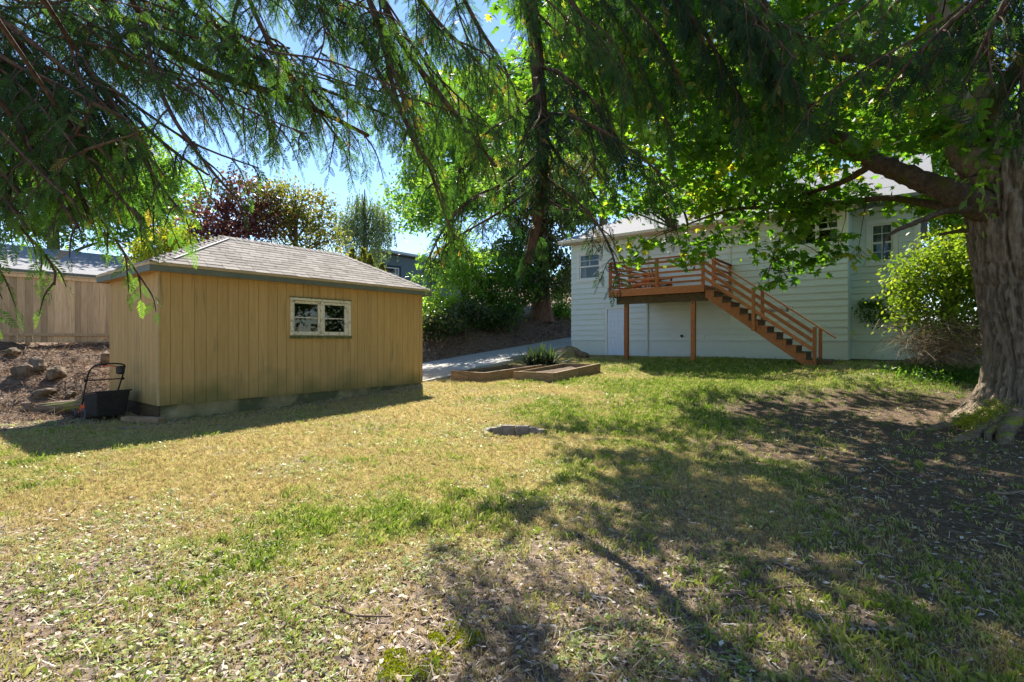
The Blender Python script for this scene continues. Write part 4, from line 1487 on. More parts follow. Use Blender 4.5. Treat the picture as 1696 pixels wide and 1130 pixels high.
# ================================================================== ROCKS, LOG, RING
def rock_mesh(sx, sy, sz, seed):
    g = np.random.default_rng(seed)
    n1, n2 = 8, 12
    v = []
    pl = [(g.normal(size=3), g.uniform(0.5, 0.82)) for _ in range(15)]
    pl = [(a / np.linalg.norm(a), d) for a, d in pl]
    for i in range(n1 + 1):
        th = math.pi * i / n1
        for j in range(n2):
            ph = 2 * math.pi * j / n2
            d = np.array((math.sin(th) * math.cos(ph), math.sin(th) * math.sin(ph), math.cos(th)))
            r = 1.0
            for a, q in pl:
                c = np.dot(d, a)
                if c > 0.05:
                    r = min(r, q / c)
            r *= 1 + 0.10 * (g.random() - 0.5)
            v.append((d[0] * r * sx, d[1] * r * sy, d[2] * r * sz))
    f = []
    for i in range(n1):
        for j in range(n2):
            f.append((i * n2 + j, (i + 1) * n2 + j, (i + 1) * n2 + (j + 1) % n2, i * n2 + (j + 1) % n2))
    me = bpy.data.meshes.new('rock')
    me.from_pydata(v, [], f)
    me.update()
    return me


def rock(px, py, D, sx, sy, sz, label, seed, sink=0.35, mat='rock', name='rock', grp='rocks on the dirt bank'):
    p = at(px, py, D)
    o = link(name, rock_mesh(sx, sy, sz, seed), mat)
    o.location = (p[0], p[1], Hs(p[0], p[1]) + sz * (1 - 2 * sink))
    o.rotation_euler = (random.uniform(-.2, .2), random.uniform(-.2, .2), random.uniform(0, 6))
    tag(o, label, 'rock', grp)
    return o


rock(38, 640, 10.6, 0.24, 0.2, 0.26, 'upright grey rock on the dirt bank near the left edge', 1)
rock(62, 618, 11.1, 0.34, 0.22, 0.24, 'dark rounded boulder on the bank, behind the upright grey rock', 2)
rock(93, 632, 10.9, 0.34, 0.24, 0.22, 'broad grey rock in the middle of the dirt bank', 3)
rock(70, 652, 10.3, 0.26, 0.18, 0.14, 'pale brown sloping rock lowest on the bank, above the mossy log', 4)
rock(180, 605, 12.2, 0.30, 0.24, 0.26, 'rounded rock at the shed wall above the lawn mower handle', 5)
rock(118, 648, 10.6, 0.13, 0.1, 0.1, 'small grey stone between the broad rock and the log', 6)
rock(18, 600, 11.6, 0.2, 0.17, 0.15, 'half buried rock high on the bank under the fence', 7)
p_ = at(95, 676, 10.0)
lg = MB().tube([(-0.62, 0.02, 0.0), (-0.3, 0, 0.02), (0.1, 0.02, 0.05), (0.45, -0.02, 0.10), (0.75, 0.0, 0.16)], [0.10, 0.12, 0.12, 0.10, 0.07], 12, rough=0.25, seed=3).build(
    'log', 'log', None)
lg.location = (p_[0], p_[1], Hs(p_[0], p_[1]) + 0.04)
lg.rotation_euler = (0, 0, rad(14))
tag(lg, 'rotten mossy log lying on the dirt left of the lawn mower', 'log')
# second short log end
p_ = at(45, 672, 9.9)
lg2 = MB().tube([(-0.2, 0, 0.0), (0.2, 0, 0.03)], [0.05, 0.045], 10, rough=0.2, seed=5).build('log', 'twig', None)
lg2.location = (p_[0], p_[1], Hs(p_[0], p_[1]) + 0.04)
lg2.rotation_euler = (0, 0, -0.4)
tag(lg2, 'short broken branch stub lying left of the mossy log', 'branch')

# fire ring of paver blocks sunk in the lawn
ring = thing('fire_ring', 'sunken ring of grey paver blocks half buried in the lawn', 'fire ring', (RING[0], RING[1], Hs(RING[0], RING[1])), 0)
g = random.Random(9)
for k in range(12):
    a = 2 * math.pi * k / 12 + 0.2
    if k in (9, 10):
        continue
    bl = MB().hexa([(-0.105, -0.05, -0.2), (0.105, -0.05, -0.2), (0.125, 0.05, -0.2), (-0.125, 0.05, -0.2),
                    (-0.105, -0.05, 0.0), (0.105, -0.05, 0.0), (0.125, 0.05, 0.0), (-0.125, 0.05, 0.0)]).build('block', 'block', ring, bevel=0.008)
    bl.location = (0.46 * math.cos(a), 0.46 * math.sin(a), 0.035 + g.uniform(-0.02, 0.012) - (0.08 if 6 < k else 0))
    bl.rotation_euler = (g.uniform(-.1, .1), g.uniform(-.06, .06), a - math.pi / 2 + g.uniform(-.05, .05))
for k, (xx, yy, ln, a) in enumerate(((0.05, 0.0, 0.35, 0.2), (-0.25, 0.1, 0.22, 1.2), (0.18, 0.05, 0.25, -0.5))):
    o = MB().tube([(-ln / 2, 0, 0), (ln / 2, 0, 0.02)], [0.018, 0.014], 7).build('charred_stick', 'twig', ring)
    o.location = (xx, yy, -0.15)
    o.rotation_euler = (0, 0, a)

# mossy stone mound at the house corner
rock(938, 588, 20.0, 1.15, 0.55, 0.42, 'low moss covered stone mound between the spiky plant and the house corner', 31, 0.42, 'log', 'mossy_mound', None)
rock(963, 586, 19.6, 0.42, 0.35, 0.28, 'dark stone at the right end of the mossy mound by the house', 32, 0.35, 'rock', 'rock', None)
# stones by the house on the right
rock(1512, 592, 13.9, 0.28, 0.22, 0.2, 'flat grey stone on the ground at the foot of the yellow green bush', 41, 0.35, 'rock', 'rock', 'stones by the bush')
rock(1532, 598, 13.4, 0.24, 0.2, 0.16, 'smaller grey stone right of the flat one below the bush', 42, 0.35, 'rock', 'rock', 'stones by the bush')
# rubble edging on the bank top beside the drive
g = random.Random(77)
for k in range(11):
    px = 742 + k * 9.5 + g.uniform(-3, 3)
    s = (px - 848) / F
    Y = 16.3 / (-(UX * s + UY))
    x_, y_ = s * Y, Y
    o = link('rubble_stone', rock_mesh(g.uniform(0.16, 0.36), g.uniform(0.12, 0.2), g.uniform(0.06, 0.12), 60 + k), 'slab')
    o.location = (x_, y_, Hs(x_, y_) + 0.08)
    o.rotation_euler = (0, g.uniform(-.15, .15), g.uniform(-.6, .6))
    tag(o, ('pale broken stone at the left end of the row edging the driveway bank' if k == 0 else
            'pale broken stone at the right end of the row edging the driveway bank' if k == 10 else
            'pale broken stone, number %s from the left in the row edging the driveway bank' % ('two three four five six seven eight nine ten'.split()[k - 1])),
        'stone', 'stones edging the driveway bank')


# ================================================================== FOLIAGE TOOLS
KV, KF = t_kite()
LV, LF = t_leaf6()
MV, MF = t_maple()


def tree_parts(root, paths, mat, name='limb', n=7):
    """paths: list of (points, radii) -> joined limbs as one part"""
    V, Fq = [], []
    o = 0
    for pts, rr in paths:
        sp = smooth_path(pts, 3)
        r2 = np.interp(np.linspace(0, 1, len(sp)), np.linspace(0, 1, len(rr)), rr)
        v, f = tube_arrays(sp, r2, n)
        V.append(v)
        Fq.append(f + o)
        o += len(v)
    me = np_mesh(name, np.vstack(V), np.vstack(Fq))
    ob = link(name, me, mat, root, smooth=True)
    return ob


def clump_points(blobs, n, clump=45, spread=0.35, seed=1, shell=0.55):
    """leaf positions in uneven clumps inside ellipsoids (cx,cy,cz,rx,ry,rz)"""
    g = np.random.default_rng(seed)
    vol = np.array([b_[3] * b_[4] * b_[5] for b_ in blobs]) ** 0.8
    vol /= vol.sum()
    nc = max(1, n // clump)
    which = g.choice(len(blobs), nc, p=vol)
    d = g.normal(size=(nc, 3))
    d /= np.linalg.norm(d, axis=1)[:, None]
    r = shell + (1 - shell) * g.random(nc) ** 0.7
    B = np.array(blobs, float)
    cc = B[which, :3] + d * r[:, None] * B[which, 3:]
    sz = g.uniform(0.6, 1.4, nc)
    idx = np.repeat(np.arange(nc), clump)
    off = g.normal(size=(len(idx), 3)) * spread * sz[idx][:, None] * np.array((1, 1, 0.6))
    return cc[idx] + off, idx, cc


def leafy(leaves, P, size, tint_base, tv, tf, seed=1, droop=0.5, tvar=0.25, idx=None, svar=0.35):
    g = np.random.default_rng(seed)
    n_ = len(P)
    d = g.normal(size=(n_, 3))
    d[:, 2] -= droop
    nr = g.normal(size=(n_, 3)) * 0.7
    nr[:, 2] += 1.0
    ax = axes(d, nr)
    s = size * g.uniform(1 - svar, 1 + svar, n_)
    t_ = tint_base + tvar * g.normal(size=n_)
    if idx is not None:
        t_ = t_ + 0.18 * g.normal(size=idx.max() + 1)[idx]
    leaves.add(tv, tf, ax * s[:, None, None], P, np.clip(t_, 0, 1))


def bush_tree(name, label, cat, base, trunk_r, blobs, n, size, mat, bark='plainbark', seed=1, tint=0.5, clump=40, spread=0.35, droop=0.4, lean=(0, 0),
              tv=None, tf=None, shell=0.5, group=None, limbs=10, fol='crown'):
    """tree: tapered trunk, limbs into the crown, many separate leaves"""
    root = thing(name, label, cat, base, 0, group)
    bx, by, bz = base
    g = np.random.default_rng(seed + 500)
    rel = [(b_[0] - bx, b_[1] - by, b_[2] - bz, b_[3], b_[4], b_[5]) for b_ in blobs]
    P, idx, cc = clump_points(rel, n, clump, spread, seed, shell)
    top = max(b_[2] + 0.4 * b_[5] for b_ in rel)
    cx = np.mean([b_[0] for b_ in rel])
    cy = np.mean([b_[1] for b_ in rel])
    tp = [np.array((0, 0, -0.3)), np.array((cx * 0.2 + lean[0], cy * 0.2 + lean[1], top * 0.35)), np.array((cx * 0.6, cy * 0.6, top * 0.7)), np.array((cx, cy, top))]
    tree_parts(root, [(tp, [trunk_r * 1.25, trunk_r, trunk_r * 0.65, trunk_r * 0.2])], bark, 'trunk', 10)
    paths = []
    sp = smooth_path(tp, 8)
    for q in cc[g.choice(len(cc), min(limbs, len(cc)), replace=False)]:
        k = np.argmin(np.linalg.norm(sp - (q * np.array((0.5, 0.5, 0.75))), axis=1))
        a = sp[k]
        mid = (a + q) / 2 + np.array((0, 0, 0.12 * np.linalg.norm(q - a)))
        rr0 = trunk_r * 0.38
        paths.append(([a, mid, q], [rr0, rr0 * 0.6, rr0 * 0.12]))
    if paths:
        tree_parts(root, paths, bark, 'limb', 6)
    L = Leaves()
    leafy(L, P, size, tint, KV if tv is None else tv, KF if tf is None else tf, seed + 9, droop, idx=idx)
    L.build(fol, mat, root)
    return root


# ================================================================== THE BIG MAPLE
tb = np.array((TREE[0], TREE[1], Hs(*TREE) - 0.05))
maple = thing('maple_tree', 'huge old maple with furrowed bark at the right edge of the lawn', 'tree', tb)


def maple_trunk():
    zs = np.concatenate([np.linspace(-0.3, 1.0, 32), np.linspace(1.04, 4.9, 84)])
    cx = np.interp(zs, [-0.3, 1.0, 2.0, 3.0, 3.8, 4.9], [0.05, 0.02, -0.13, -0.26, -0.26, -0.30])
    r = np.interp(zs, [-0.3, 0.0, 0.25, 0.6, 1.1, 2.0, 3.0, 4.0, 4.9], [1.0, 0.86, 0.73, 0.62, 0.55, 0.55, 0.58, 0.64, 0.50])
    n_ = 168
    a = np.arange(n_) * 2 * np.pi / n_
    A, Zm = np.meshgrid(a, zs)
    Rm = np.repeat(r[:, None], n_, 1)
    # roots
    fl = sstep(0.9, -0.2, Zm)
    lob = 0.34 * np.maximum(0, np.cos((A - 3.35) * 1.0)) ** 6 + 0.28 * np.maximum(0, np.cos(A - 4.5)) ** 8 + 0.25 * np.maximum(0, np.cos(A - 2.2)) ** 8 + 0.2 * np.maximum(0, np.cos(A - 0.4)) ** 8
    Rm = Rm * (1 + fl ** 1.6 * lob)
    # furrows: ridges that run up the trunk and braid
    tw = A + 0.05 * np.sin(Zm * 1.3) + 0.14 * (fbm(A * 2.2, Zm, 0.9, 41) - 0.5)
    ang = np.minimum(A, 2 * np.pi - A)
    rid = np.abs(fbm(tw * 2.6, Zm * 0.42, 0.42, 43, 3) - 0.5) * 2
    rid2 = np.abs(fbm(tw * 6.0, Zm * 0.9, 0.35, 47, 3) - 0.5) * 2
    Rm = Rm - 0.10 * sstep(0.20, 0.0, rid) - 0.05 * sstep(0.22, 0.0, rid2) + 0.06 * (fbm(A * 1.5, Zm, 1.0, 53) - 0.5)
    X = cx[:, None] + Rm * np.cos(A)
    Y = Rm * np.sin(A)
    v = np.stack([X.ravel(), Y.ravel(), Zm.ravel()], 1)
    k = len(zs)
    i_ = np.arange(k - 1)[:, None] * n_
    j_ = np.arange(n_)[None, :]
    f = np.stack([i_ + j_, i_ + (j_ + 1) % n_, i_ + n_ + (j_ + 1) % n_, i_ + n_ + j_], -1).reshape(-1, 4)
    return np_mesh('trunk', v, f)


link('trunk', maple_trunk(), 'bark', maple, smooth=True)


def rel(p):
    return np.asarray(p) - tb


limb_paths = [
    # thick limb to the left
    ([rel(at(1640, 345, 8.25)), rel(at(1585, 322, 8.3)), rel(at(1520, 298, 8.6)), rel(at(1450, 268, 9.0)), rel(at(1380, 225, 9.4)), rel(at(1290, 190, 10.0)), rel(at(1180, 150, 10.6)), rel(at(1050, 130, 11)), rel(at(930, 100, 11.3))],
     [0.26, 0.19, 0.165, 0.15, 0.12, 0.09, 0.06, 0.04, 0.02]),
    ([rel(at(1620, 350, 8.4)), rel(at(1560, 342, 8.9)), rel(at(1470, 328, 9.6)), rel(at(1400, 335, 10.4)), rel(at(1300, 340, 11.2)), rel(at(1200, 350, 11.8)), rel(at(1120, 380, 12.2))],
     [0.09, 0.07, 0.055, 0.05, 0.04, 0.03, 0.015]),
    ([rel(at(1610, 345, 8.2)), rel(at(1560, 352, 8.0)), rel(at(1520, 368, 7.9)), rel(at(1485, 382, 7.8)), rel(at(1466, 396, 7.75)), rel(at(1462, 420, 7.7))],
     [0.06, 0.045, 0.036, 0.028, 0.016, 0.006]),
    ([rel(at(1640, 380, 8.3)), rel(at(1590, 383, 8.6)), rel(at(1555, 389, 8.8))], [0.05, 0.035, 0.02]),
    # stems going up
    ([rel(at(1630, 290, 8.3)), rel(at(1600, 250, 8.3)), rel(at(1575, 150, 8.4)), rel(at(1548, 0, 8.6)), rel(at(1500, -250, 9))], [0.30, 0.23, 0.19, 0.15, 0.08]),
    ([rel(at(1690, 300, 8.3)), rel(at(1720, 200, 8.4)), rel(at(1760, 0, 8.6)), rel(at(1800, -250, 9))], [0.36, 0.28, 0.22, 0.1]),
    ([rel(at(1660, 320, 8.6)), rel(at(1640, 200, 9.4)), rel(at(1600, 60, 10.5)), rel(at(1540, -60, 12))], [0.3, 0.22, 0.15, 0.08]),
    ([rel(at(1560, 120, 8.4)), rel(at(1470, 100, 8.8)), rel(at(1380, 92, 9.4)), rel(at(1300, 60, 10)), rel(at(1180, 10, 10.8))], [0.12, 0.09, 0.07, 0.05, 0.02]),
    ([rel(at(1450, 268, 9.0)), rel(at(1400, 300, 9.8)), rel(at(1330, 330, 10.8)), rel(at(1290, 400, 11.2)), rel(at(1270, 460, 11.4))], [0.07, 0.05, 0.035, 0.02, 0.01]),
    ([rel(at(1290, 190, 10.0)), rel(at(1310, 80, 10.4)), rel(at(1330, -40, 10.8))], [0.08, 0.06, 0.04]),
    ([rel(at(1600, 250, 8.3)), rel(at(1680, 120, 7.2)), rel(at(1760, 20, 6.5))], [0.15, 0.1, 0.05]),
]
for kk, (pts, rr) in enumerate(limb_paths):
    sp_ = smooth_path(pts, 9)
    sp_ = sp_ + np.random.default_rng(kk).normal(size=sp_.shape) * (0.05 * rr[0])
    rq = np.interp(np.linspace(0, 1, len(sp_)), np.linspace(0, 1, len(rr)), rr)
    MB().tube(sp_, rq, 16, rough=0.20, seed=kk + 60).build('limb', 'bark' if rr[0] > 0.28 else 'limb', maple, smooth=True)
limb_nodes = np.vstack([smooth_path(p, 4) for p, r in limb_paths])

gm = np.random.default_rng(33)
cl = []          # clump centre, radius, number of leaves


def add_cl(px, py, D, r, n_):
    cl.append((rel(at(px, py, D)), r, n_))


# low hanging sprays in front of the house
low = [(1010, 330, 13.2, 0.55, 50), (1045, 345, 13, 0.6, 60), (1060, 405, 12.6, 0.45, 60), (1050, 432, 12.5, 0.3, 40), (1095, 345, 12.8, 0.6, 70),
       (1120, 395, 12.4, 0.5, 70), (1150, 425, 12.2, 0.4, 60), (1130, 440, 12.2, 0.25, 30), (1165, 350, 12.2, 0.6, 80), (1190, 395, 12.0, 0.45, 60),
       (1215, 355, 12, 0.55, 70), (1255, 325, 11.8, 0.6, 80), (1235, 385, 11.8, 0.4, 45), (1290, 355, 11.4, 0.55, 70), (1275, 415, 11.3, 0.38, 45), (1290, 450, 11.2, 0.36, 45),
       (1310, 425, 11.1, 0.4, 50), (1335, 440, 11.0, 0.32, 40), (1365, 425, 10.8, 0.3, 35), (1385, 412, 10.6, 0.25, 22), (1420, 426, 10.2, 0.2, 16), (1335, 335, 11, 0.5, 60), (1380, 330, 10.6, 0.45, 50),
       (1275, 470, 11.2, 0.22, 20), (1425, 335, 10.2, 0.42, 45), (1510, 345, 9.6, 0.45, 40), (1545, 330, 9.4, 0.4, 40), (1120, 300, 12.6, 0.7, 90), (1195, 290, 12, 0.7, 90),
       (1060, 290, 13, 0.6, 60), (1270, 270, 11.4, 0.7, 80), (1340, 265, 10.8, 0.6, 70), (1400, 240, 10.2, 0.6, 70)]
for q in low:
    add_cl(*q)
for k in range(30):
    add_cl(gm.uniform(1080, 1420), gm.uniform(255, 345), gm.uniform(10.2, 12.6), gm.uniform(0.35, 0.55), int(gm.integers(40, 70)))
for k in range(8):
    add_cl(gm.uniform(1290, 1380), gm.uniform(340, 400), gm.uniform(10.4, 11.4), 0.3, int(gm.integers(20, 34)))
# the crown above
for k in range(260):
    px = gm.uniform(960, 1640)
    py = gm.uniform(-150, 250)
    D = gm.uniform(8.6, 13.5)
    if px > 1420 and py > 190:
        D = gm.uniform(10.5, 13.5)
    if px < 1120 and py > 150:
        continue
    add_cl(px, py, D, gm.uniform(0.45, 0.85), int(gm.integers(40, 90)))
for k in range(85):
    px = gm.uniform(830, 1210)
    py = gm.uniform(-120, 260)
    if px < 1020 and py > 190:
        continue
    add_cl(px, py, gm.uniform(8.8, 12.8), gm.uniform(0.4, 0.75), int(gm.integers(35, 70)))
# outer sprays on the sunny side: they throw the broken shade on the middle of the lawn
cnt = 0
while cnt < 44:
    yg = gm.uniform(3.4, 12.5)
    xg = -0.9 + 0.28 * (yg - 2.9) + gm.uniform(0.1, 4.2)
    if fbm(np.array([xg]), np.array([yg]), 1.6, 133, 2)[0] < 0.52:
        continue
    hz_ = gm.uniform(5.0, 8.5)
    c_ = np.array((xg, yg, 0.1)) + np.array(to_sun) * ((hz_ - 0.1) / to_sun.z)
    py_ = HZ - F * (c_[2] - CAMZ) / c_[1]
    if py_ > 255 or c_[1] > 16.5:
        continue
    cl.append((rel(c_), gm.uniform(0.35, 0.6), int(gm.integers(40, 75))))
    cnt += 1
cnt = 0
while cnt < 24:
    yg = gm.uniform(9.0, 14.0)
    xg = gm.uniform(3.2, 10.0)
    if fbm(np.array([xg]), np.array([yg]), 1.5, 143, 2)[0] < 0.45:
        continue
    hz_ = gm.uniform(4.8, 6.8)
    c_ = np.array((xg, yg, 0.4)) + np.array(to_sun) * ((hz_ - 0.4) / to_sun.z)
    py_ = HZ - F * (c_[2] - CAMZ) / c_[1]
    if py_ > 345 or c_[1] > 17.2:
        continue
    cl.append((rel(c_), gm.uniform(0.35, 0.6), int(gm.integers(45, 75))))
    cnt += 1
# leaves before the fork and along the heavy limb
for k in range(12):
    add_cl(gm.uniform(1530, 1690), gm.uniform(40, 240), gm.uniform(7.2, 7.8), 0.32, int(gm.integers(18, 34)))
for k in range(11):
    add_cl(gm.uniform(1230, 1430), gm.uniform(170, 290), gm.uniform(8.4, 9.0), 0.35, int(gm.integers(22, 38)))
n_front = len(cl)
# crown above the frame and to the right: it shades the lawn
for k in range(170):
    a = gm.uniform(0, 2 * np.pi)
    rr_ = gm.uniform(1.5, 6.2)
    zz_ = gm.uniform(6.5, 13.5)
    c_ = np.array((rr_ * math.cos(a), 0.7 + rr_ * math.sin(a) * 0.9, zz_))
    if c_[0] < -4.6 and c_[1] < 0:
        continue
    cl.append((c_, gm.uniform(0.6, 1.0), int(gm.integers(40, 80))))
for k in range(30):
    c_ = np.array((gm.uniform(0.5, 4.5), gm.uniform(-2, 4), gm.uniform(4.0, 6.5)))
    cl.append((c_, gm.uniform(0.5, 0.8), int(gm.integers(40, 70))))
ML = Leaves()
tw = []
P_, I_ = [], []
for k, (c_, r_, n_) in enumerate(cl):
    off = gm.normal(size=(n_, 3)) * r_ * 0.55 * np.array((1.15, 1.15, 0.5))
    P_.append(c_ + off)
    I_.append(np.full(n_, k))
    j = np.argmin(np.linalg.norm(limb_nodes - c_, axis=1) + 0.4 * np.maximum(0, c_[2] - limb_nodes[:, 2]))
    a = limb_nodes[j]
    ln_ = np.linalg.norm(c_ - a)
    mid = (a + c_) / 2 + np.array((0, 0, 0.10 * ln_)) + gm.normal(size=3) * 0.06 * ln_
    r0_ = min(0.035, 0.008 + 0.006 * ln_)
    tw.append(([a, mid, c_], [r0_, r0_ * 0.6, 0.005]))
    for q in off[:(4 if k < len(low) else 2)]:
        tw.append(([mid * 0.3 + c_ * 0.7, c_ + q * 0.6, c_ + q * 1.1], [0.007, 0.005, 0.003]))
tree_parts(maple, tw, 'limb', 'branch', 4)['kind'] = 'stuff'
P_ = np.vstack(P_)
I_ = np.concatenate(I_)
g_ = np.random.default_rng(4)
n_ = len(P_)
d = g_.normal(size=(n_, 3))
d[:, 2] = d[:, 2] * 0.4 - 0.55
nr = g_.normal(size=(n_, 3)) * 0.55
nr[:, 2] += 1
s = 0.18 * g_.uniform(0.45, 1.4, n_)
tn = 0.45 + 0.24 * g_.normal(size=n_) + 0.2 * g_.normal(size=len(cl))[I_]
ax_ = axes(d, nr) * s[:, None, None]
fm = I_ < n_front
ML.add(MV, MF, ax_[fm], P_[fm], np.clip(tn[fm], 0, 1))
ML.add(KV * np.array((1.1, 1.5, 1)), KF, ax_[~fm], P_[~fm], np.clip(tn[~fm], 0, 1))
ML.build('crown', 'maple', maple)
# young sprout on the trunk
SP = Leaves()
sp_p = rel(at(1628, 300, 7.72)) + g_.normal(size=(46, 3)) * np.array((0.14, 0.05, 0.26))
leafy(SP, sp_p, 0.16, 0.85, LV, LF, 5, 0.9)
SP.build('trunk_sprout', 'green', maple)
# moss on the roots
ms = Leaves()
rt = smooth_path([rel((7.75, 8.1, 0.42)), rel((7.25, 7.85, 0.24)), rel((6.85, 7.70, 0.13)), rel((6.45, 7.50, 0.06)), rel((6.0, 7.45, -0.06))], 6)
RB = MB()
rootpaths = [[(7.75, 8.1, 0.42), (7.25, 7.85, 0.24), (6.85, 7.70, 0.13), (6.45, 7.50, 0.06), (6.0, 7.45, -0.06)],
             [(7.7, 7.95, 0.38), (7.2, 7.6, 0.18), (6.9, 7.35, 0.08), (6.6, 7.05, -0.05)],
             [(7.9, 7.9, 0.4), (7.6, 7.35, 0.17), (7.4, 6.95, 0.06), (7.2, 6.6, -0.06)],
             [(7.7, 8.3, 0.4), (7.1, 8.3, 0.2), (6.6, 8.2, 0.08), (6.2, 8.25, -0.05)],
             [(7.8, 8.0, 0.5), (7.4, 7.75, 0.30), (7.05, 7.62, 0.18), (6.8, 7.42, 0.04)],
             [(8.1, 7.8, 0.45), (8.05, 7.3, 0.2), (7.95, 6.9, 0.05), (8.0, 6.6, -0.05)]]
for kk, rp in enumerate(rootpaths):
    sp_ = smooth_path([rel(q) + np.array((0.1, 0, -0.05)) + g_.normal(size=3) * np.array((0.03, 0.03, 0.01)) for q in rp], 6)
    RB.tube(sp_, np.linspace(0.165 - 0.013 * kk, 0.03, len(sp_)), 12, rough=0.42, seed=8 + kk)
RB.build('root', 'log', maple, smooth=True)
mk = rt[g_.integers(2, 16, 1700)]
mp0 = mk + np.array((0, -0.02, 0.16)) + g_.normal(size=(1700, 3)) * np.array((0.10, 0.10, 0.045))
leafy(ms, mp0, 0.03, 0.6, KV, KF, 6, -0.6)
ms.build('root_moss', 'moss', maple)


# ================================================================== CEDARS OVER THE CAMERA
FV, FF = t_frond(11, 1)
FV2, FF2 = t_frond(9, 2, 0.06, 0.38)
cedar_pts = []


def cedar_limb(path, r0, r1, g, L, wood, sec=0.13, slen=(0.45, 1.05), flen=0.27, droop=1.0, skip=0.0, dens=1.0, tint=0.45):
    sp = smooth_path(path, 8)
    seg = np.linalg.norm(np.diff(sp, axis=0), axis=1)
    cum = np.concatenate([[0], np.cumsum(seg)])
    wood.append((path, [r0, (r0 + r1) / 2, r1]))
    tot = cum[-1]
    s = skip
    side = 1
    O, Dv, NR_, TT, SZ_ = [], [], [], [], []
    while s < tot:
        k = min(np.searchsorted(cum, s), len(sp) - 1)
        p = sp[k]
        tdir = sp[min(k + 1, len(sp) - 1)] - sp[max(k - 1, 0)]
        tdir = tdir / (np.linalg.norm(tdir) + 1e-9)
        lat = np.cross(tdir, np.array((0, 0, 1.0)))
        if np.linalg.norm(lat) < 0.35:
            a = g.uniform(0, 2 * np.pi)
            lat = np.array((math.cos(a), math.sin(a), 0))
        lat = lat / np.linalg.norm(lat) * side
        side = -side
        ln = g.uniform(*slen) * (1 - 0.35 * s / max(tot, 0.1))
        d0 = lat * g.uniform(0.5, 1.0) + tdir * g.uniform(0.3, 0.9) + np.array((0, 0, g.uniform(-0.35, 0.1)))
        d0 /= np.linalg.norm(d0)
        # drooping secondary branch
        m_ = 7
        q = [p]
        dcur = d0.copy()
        for j in range(m_):
            dcur = dcur + np.array((0, 0, -0.22 * droop)) + g.normal(size=3) * 0.07
            dcur /= np.linalg.norm(dcur)
            q.append(q[-1] + dcur * ln / m_)
        q = np.array(q)
        wood.append(([q[0], q[3], q[-1]], [0.009, 0.006, 0.003]))
        nf = max(3, int(ln / 0.05 * dens))
        ts = np.linspace(0.1, 1.0, nf)
        for j, t_ in enumerate(ts):
            x = t_ * m_
            a_ = int(min(x, m_ - 1))
            pp = q[a_] + (q[a_ + 1] - q[a_]) * (x - a_)
            dd = q[a_ + 1] - q[a_]
            dd = dd / np.linalg.norm(dd)
            lt = np.cross(dd, np.array((0, 0, 1.0)))
            lt = lt / (np.linalg.norm(lt) + 1e-6) * (1 if j % 2 else -1)
            fd = dd * 0.55 + lt * g.uniform(0.35, 0.8) + np.array((0, 0, -g.uniform(0.15, 0.85) * droop))
            if j == nf - 1:
                fd = dd
            O.append(pp)
            Dv.append(fd)
            nn = np.cross(fd, lt) * (1 if j % 2 else -1)
            NR_.append(nn + g.normal(size=3) * 0.35)
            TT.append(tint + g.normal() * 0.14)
            SZ_.append(flen * g.uniform(0.6, 1.2) * (1 - 0.25 * t_))
        s += sec * g.uniform(0.7, 1.3)
    O = np.array(O)
    Dv = np.array(Dv)
    NR_ = np.array(NR_)
    TT = np.array(TT)
    SZ_ = np.array(SZ_)
    ax = axes(Dv, NR_) * SZ_[:, None, None]
    h = len(O) // 2
    # a few fronds have died and gone brown
    TT = np.where(g.random(len(TT)) < 0.025, 1.0, np.clip(TT, 0, 0.88))
    L.add(FV, FF, ax[:h], O[:h], TT[:h])
    L.add(FV2, FF2, ax[h:], O[h:], TT[h:])


def cedar(name, label, base, height, r, limbs, seed, extra=1):
    g = np.random.default_rng(seed)
    root = thing(name, label, 'tree', base)
    b0 = np.array(base, float)
    tp = [np.array((0, 0, -0.4)), np.array((0.05, 0, height * 0.4)), np.array((0, 0.08, height * 0.8)), np.array((0, 0, height))]
    tree_parts(root, [(tp, [r * 1.3, r, r * 0.5, r * 0.1])], 'redbark', 'trunk', 18)
    L = Leaves()
    wood = []
    for lb in limbs:
        pts = [np.asarray(p) - b0 for p in lb['p']]
        # carry the limb back to the trunk, above and behind
        f0 = pts[0]
        if lb.get('root', True):
            hz = min(height * 0.85, max(f0[2] + 1.2, 5.0))
            start = np.array((0, 0, hz))
            m1 = start + (f0 - start) * 0.5 + np.array((0, 0, 0.9))
            wood.append(([start, m1, f0], [lb['r'][0] * 1.7, lb['r'][0] * 1.3, lb['r'][0]]))
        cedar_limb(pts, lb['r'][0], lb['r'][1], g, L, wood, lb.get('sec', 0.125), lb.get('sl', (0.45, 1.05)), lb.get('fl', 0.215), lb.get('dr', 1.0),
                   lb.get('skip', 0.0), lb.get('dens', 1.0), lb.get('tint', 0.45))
    # lesser limbs that fork off beside each limb
    for lb in limbs:
        pts = [np.asarray(p) - b0 for p in lb['p']]
        for _ in range(lb.get('extra', extra)):
            dv = g.normal(size=3) * np.array((0.42, 0.35, 0.30))
            pj = [p + dv * (0.15 + 0.85 * i / (len(pts) - 1)) + g.normal(size=3) * 0.05 for i, p in enumerate(pts)]
            pj[0] = pts[0]
            cedar_limb(pj, 0.013, 0.006, g, L, wood, lb.get('sec', 0.125) * 1.15, lb.get('sl', (0.45, 1.05)), lb.get('fl', 0.215), lb.get('dr', 1.0), 0.25, 1.0,
                       lb.get('tint', 0.45) + 0.1)
    big = [w_ for w_ in wood if w_[1][0] > 0.0095]
    sm = [w_ for w_ in wood if w_[1][0] <= 0.0095]
    for pts, rr in big:
        tree_parts(root, [(pts, rr)], 'cedarbark', 'limb', 9)
    tree_parts(root, sm, 'cedarbark', 'branch', 4)['kind'] = 'stuff'
    L.build('crown', 'cedar', root)
    return root


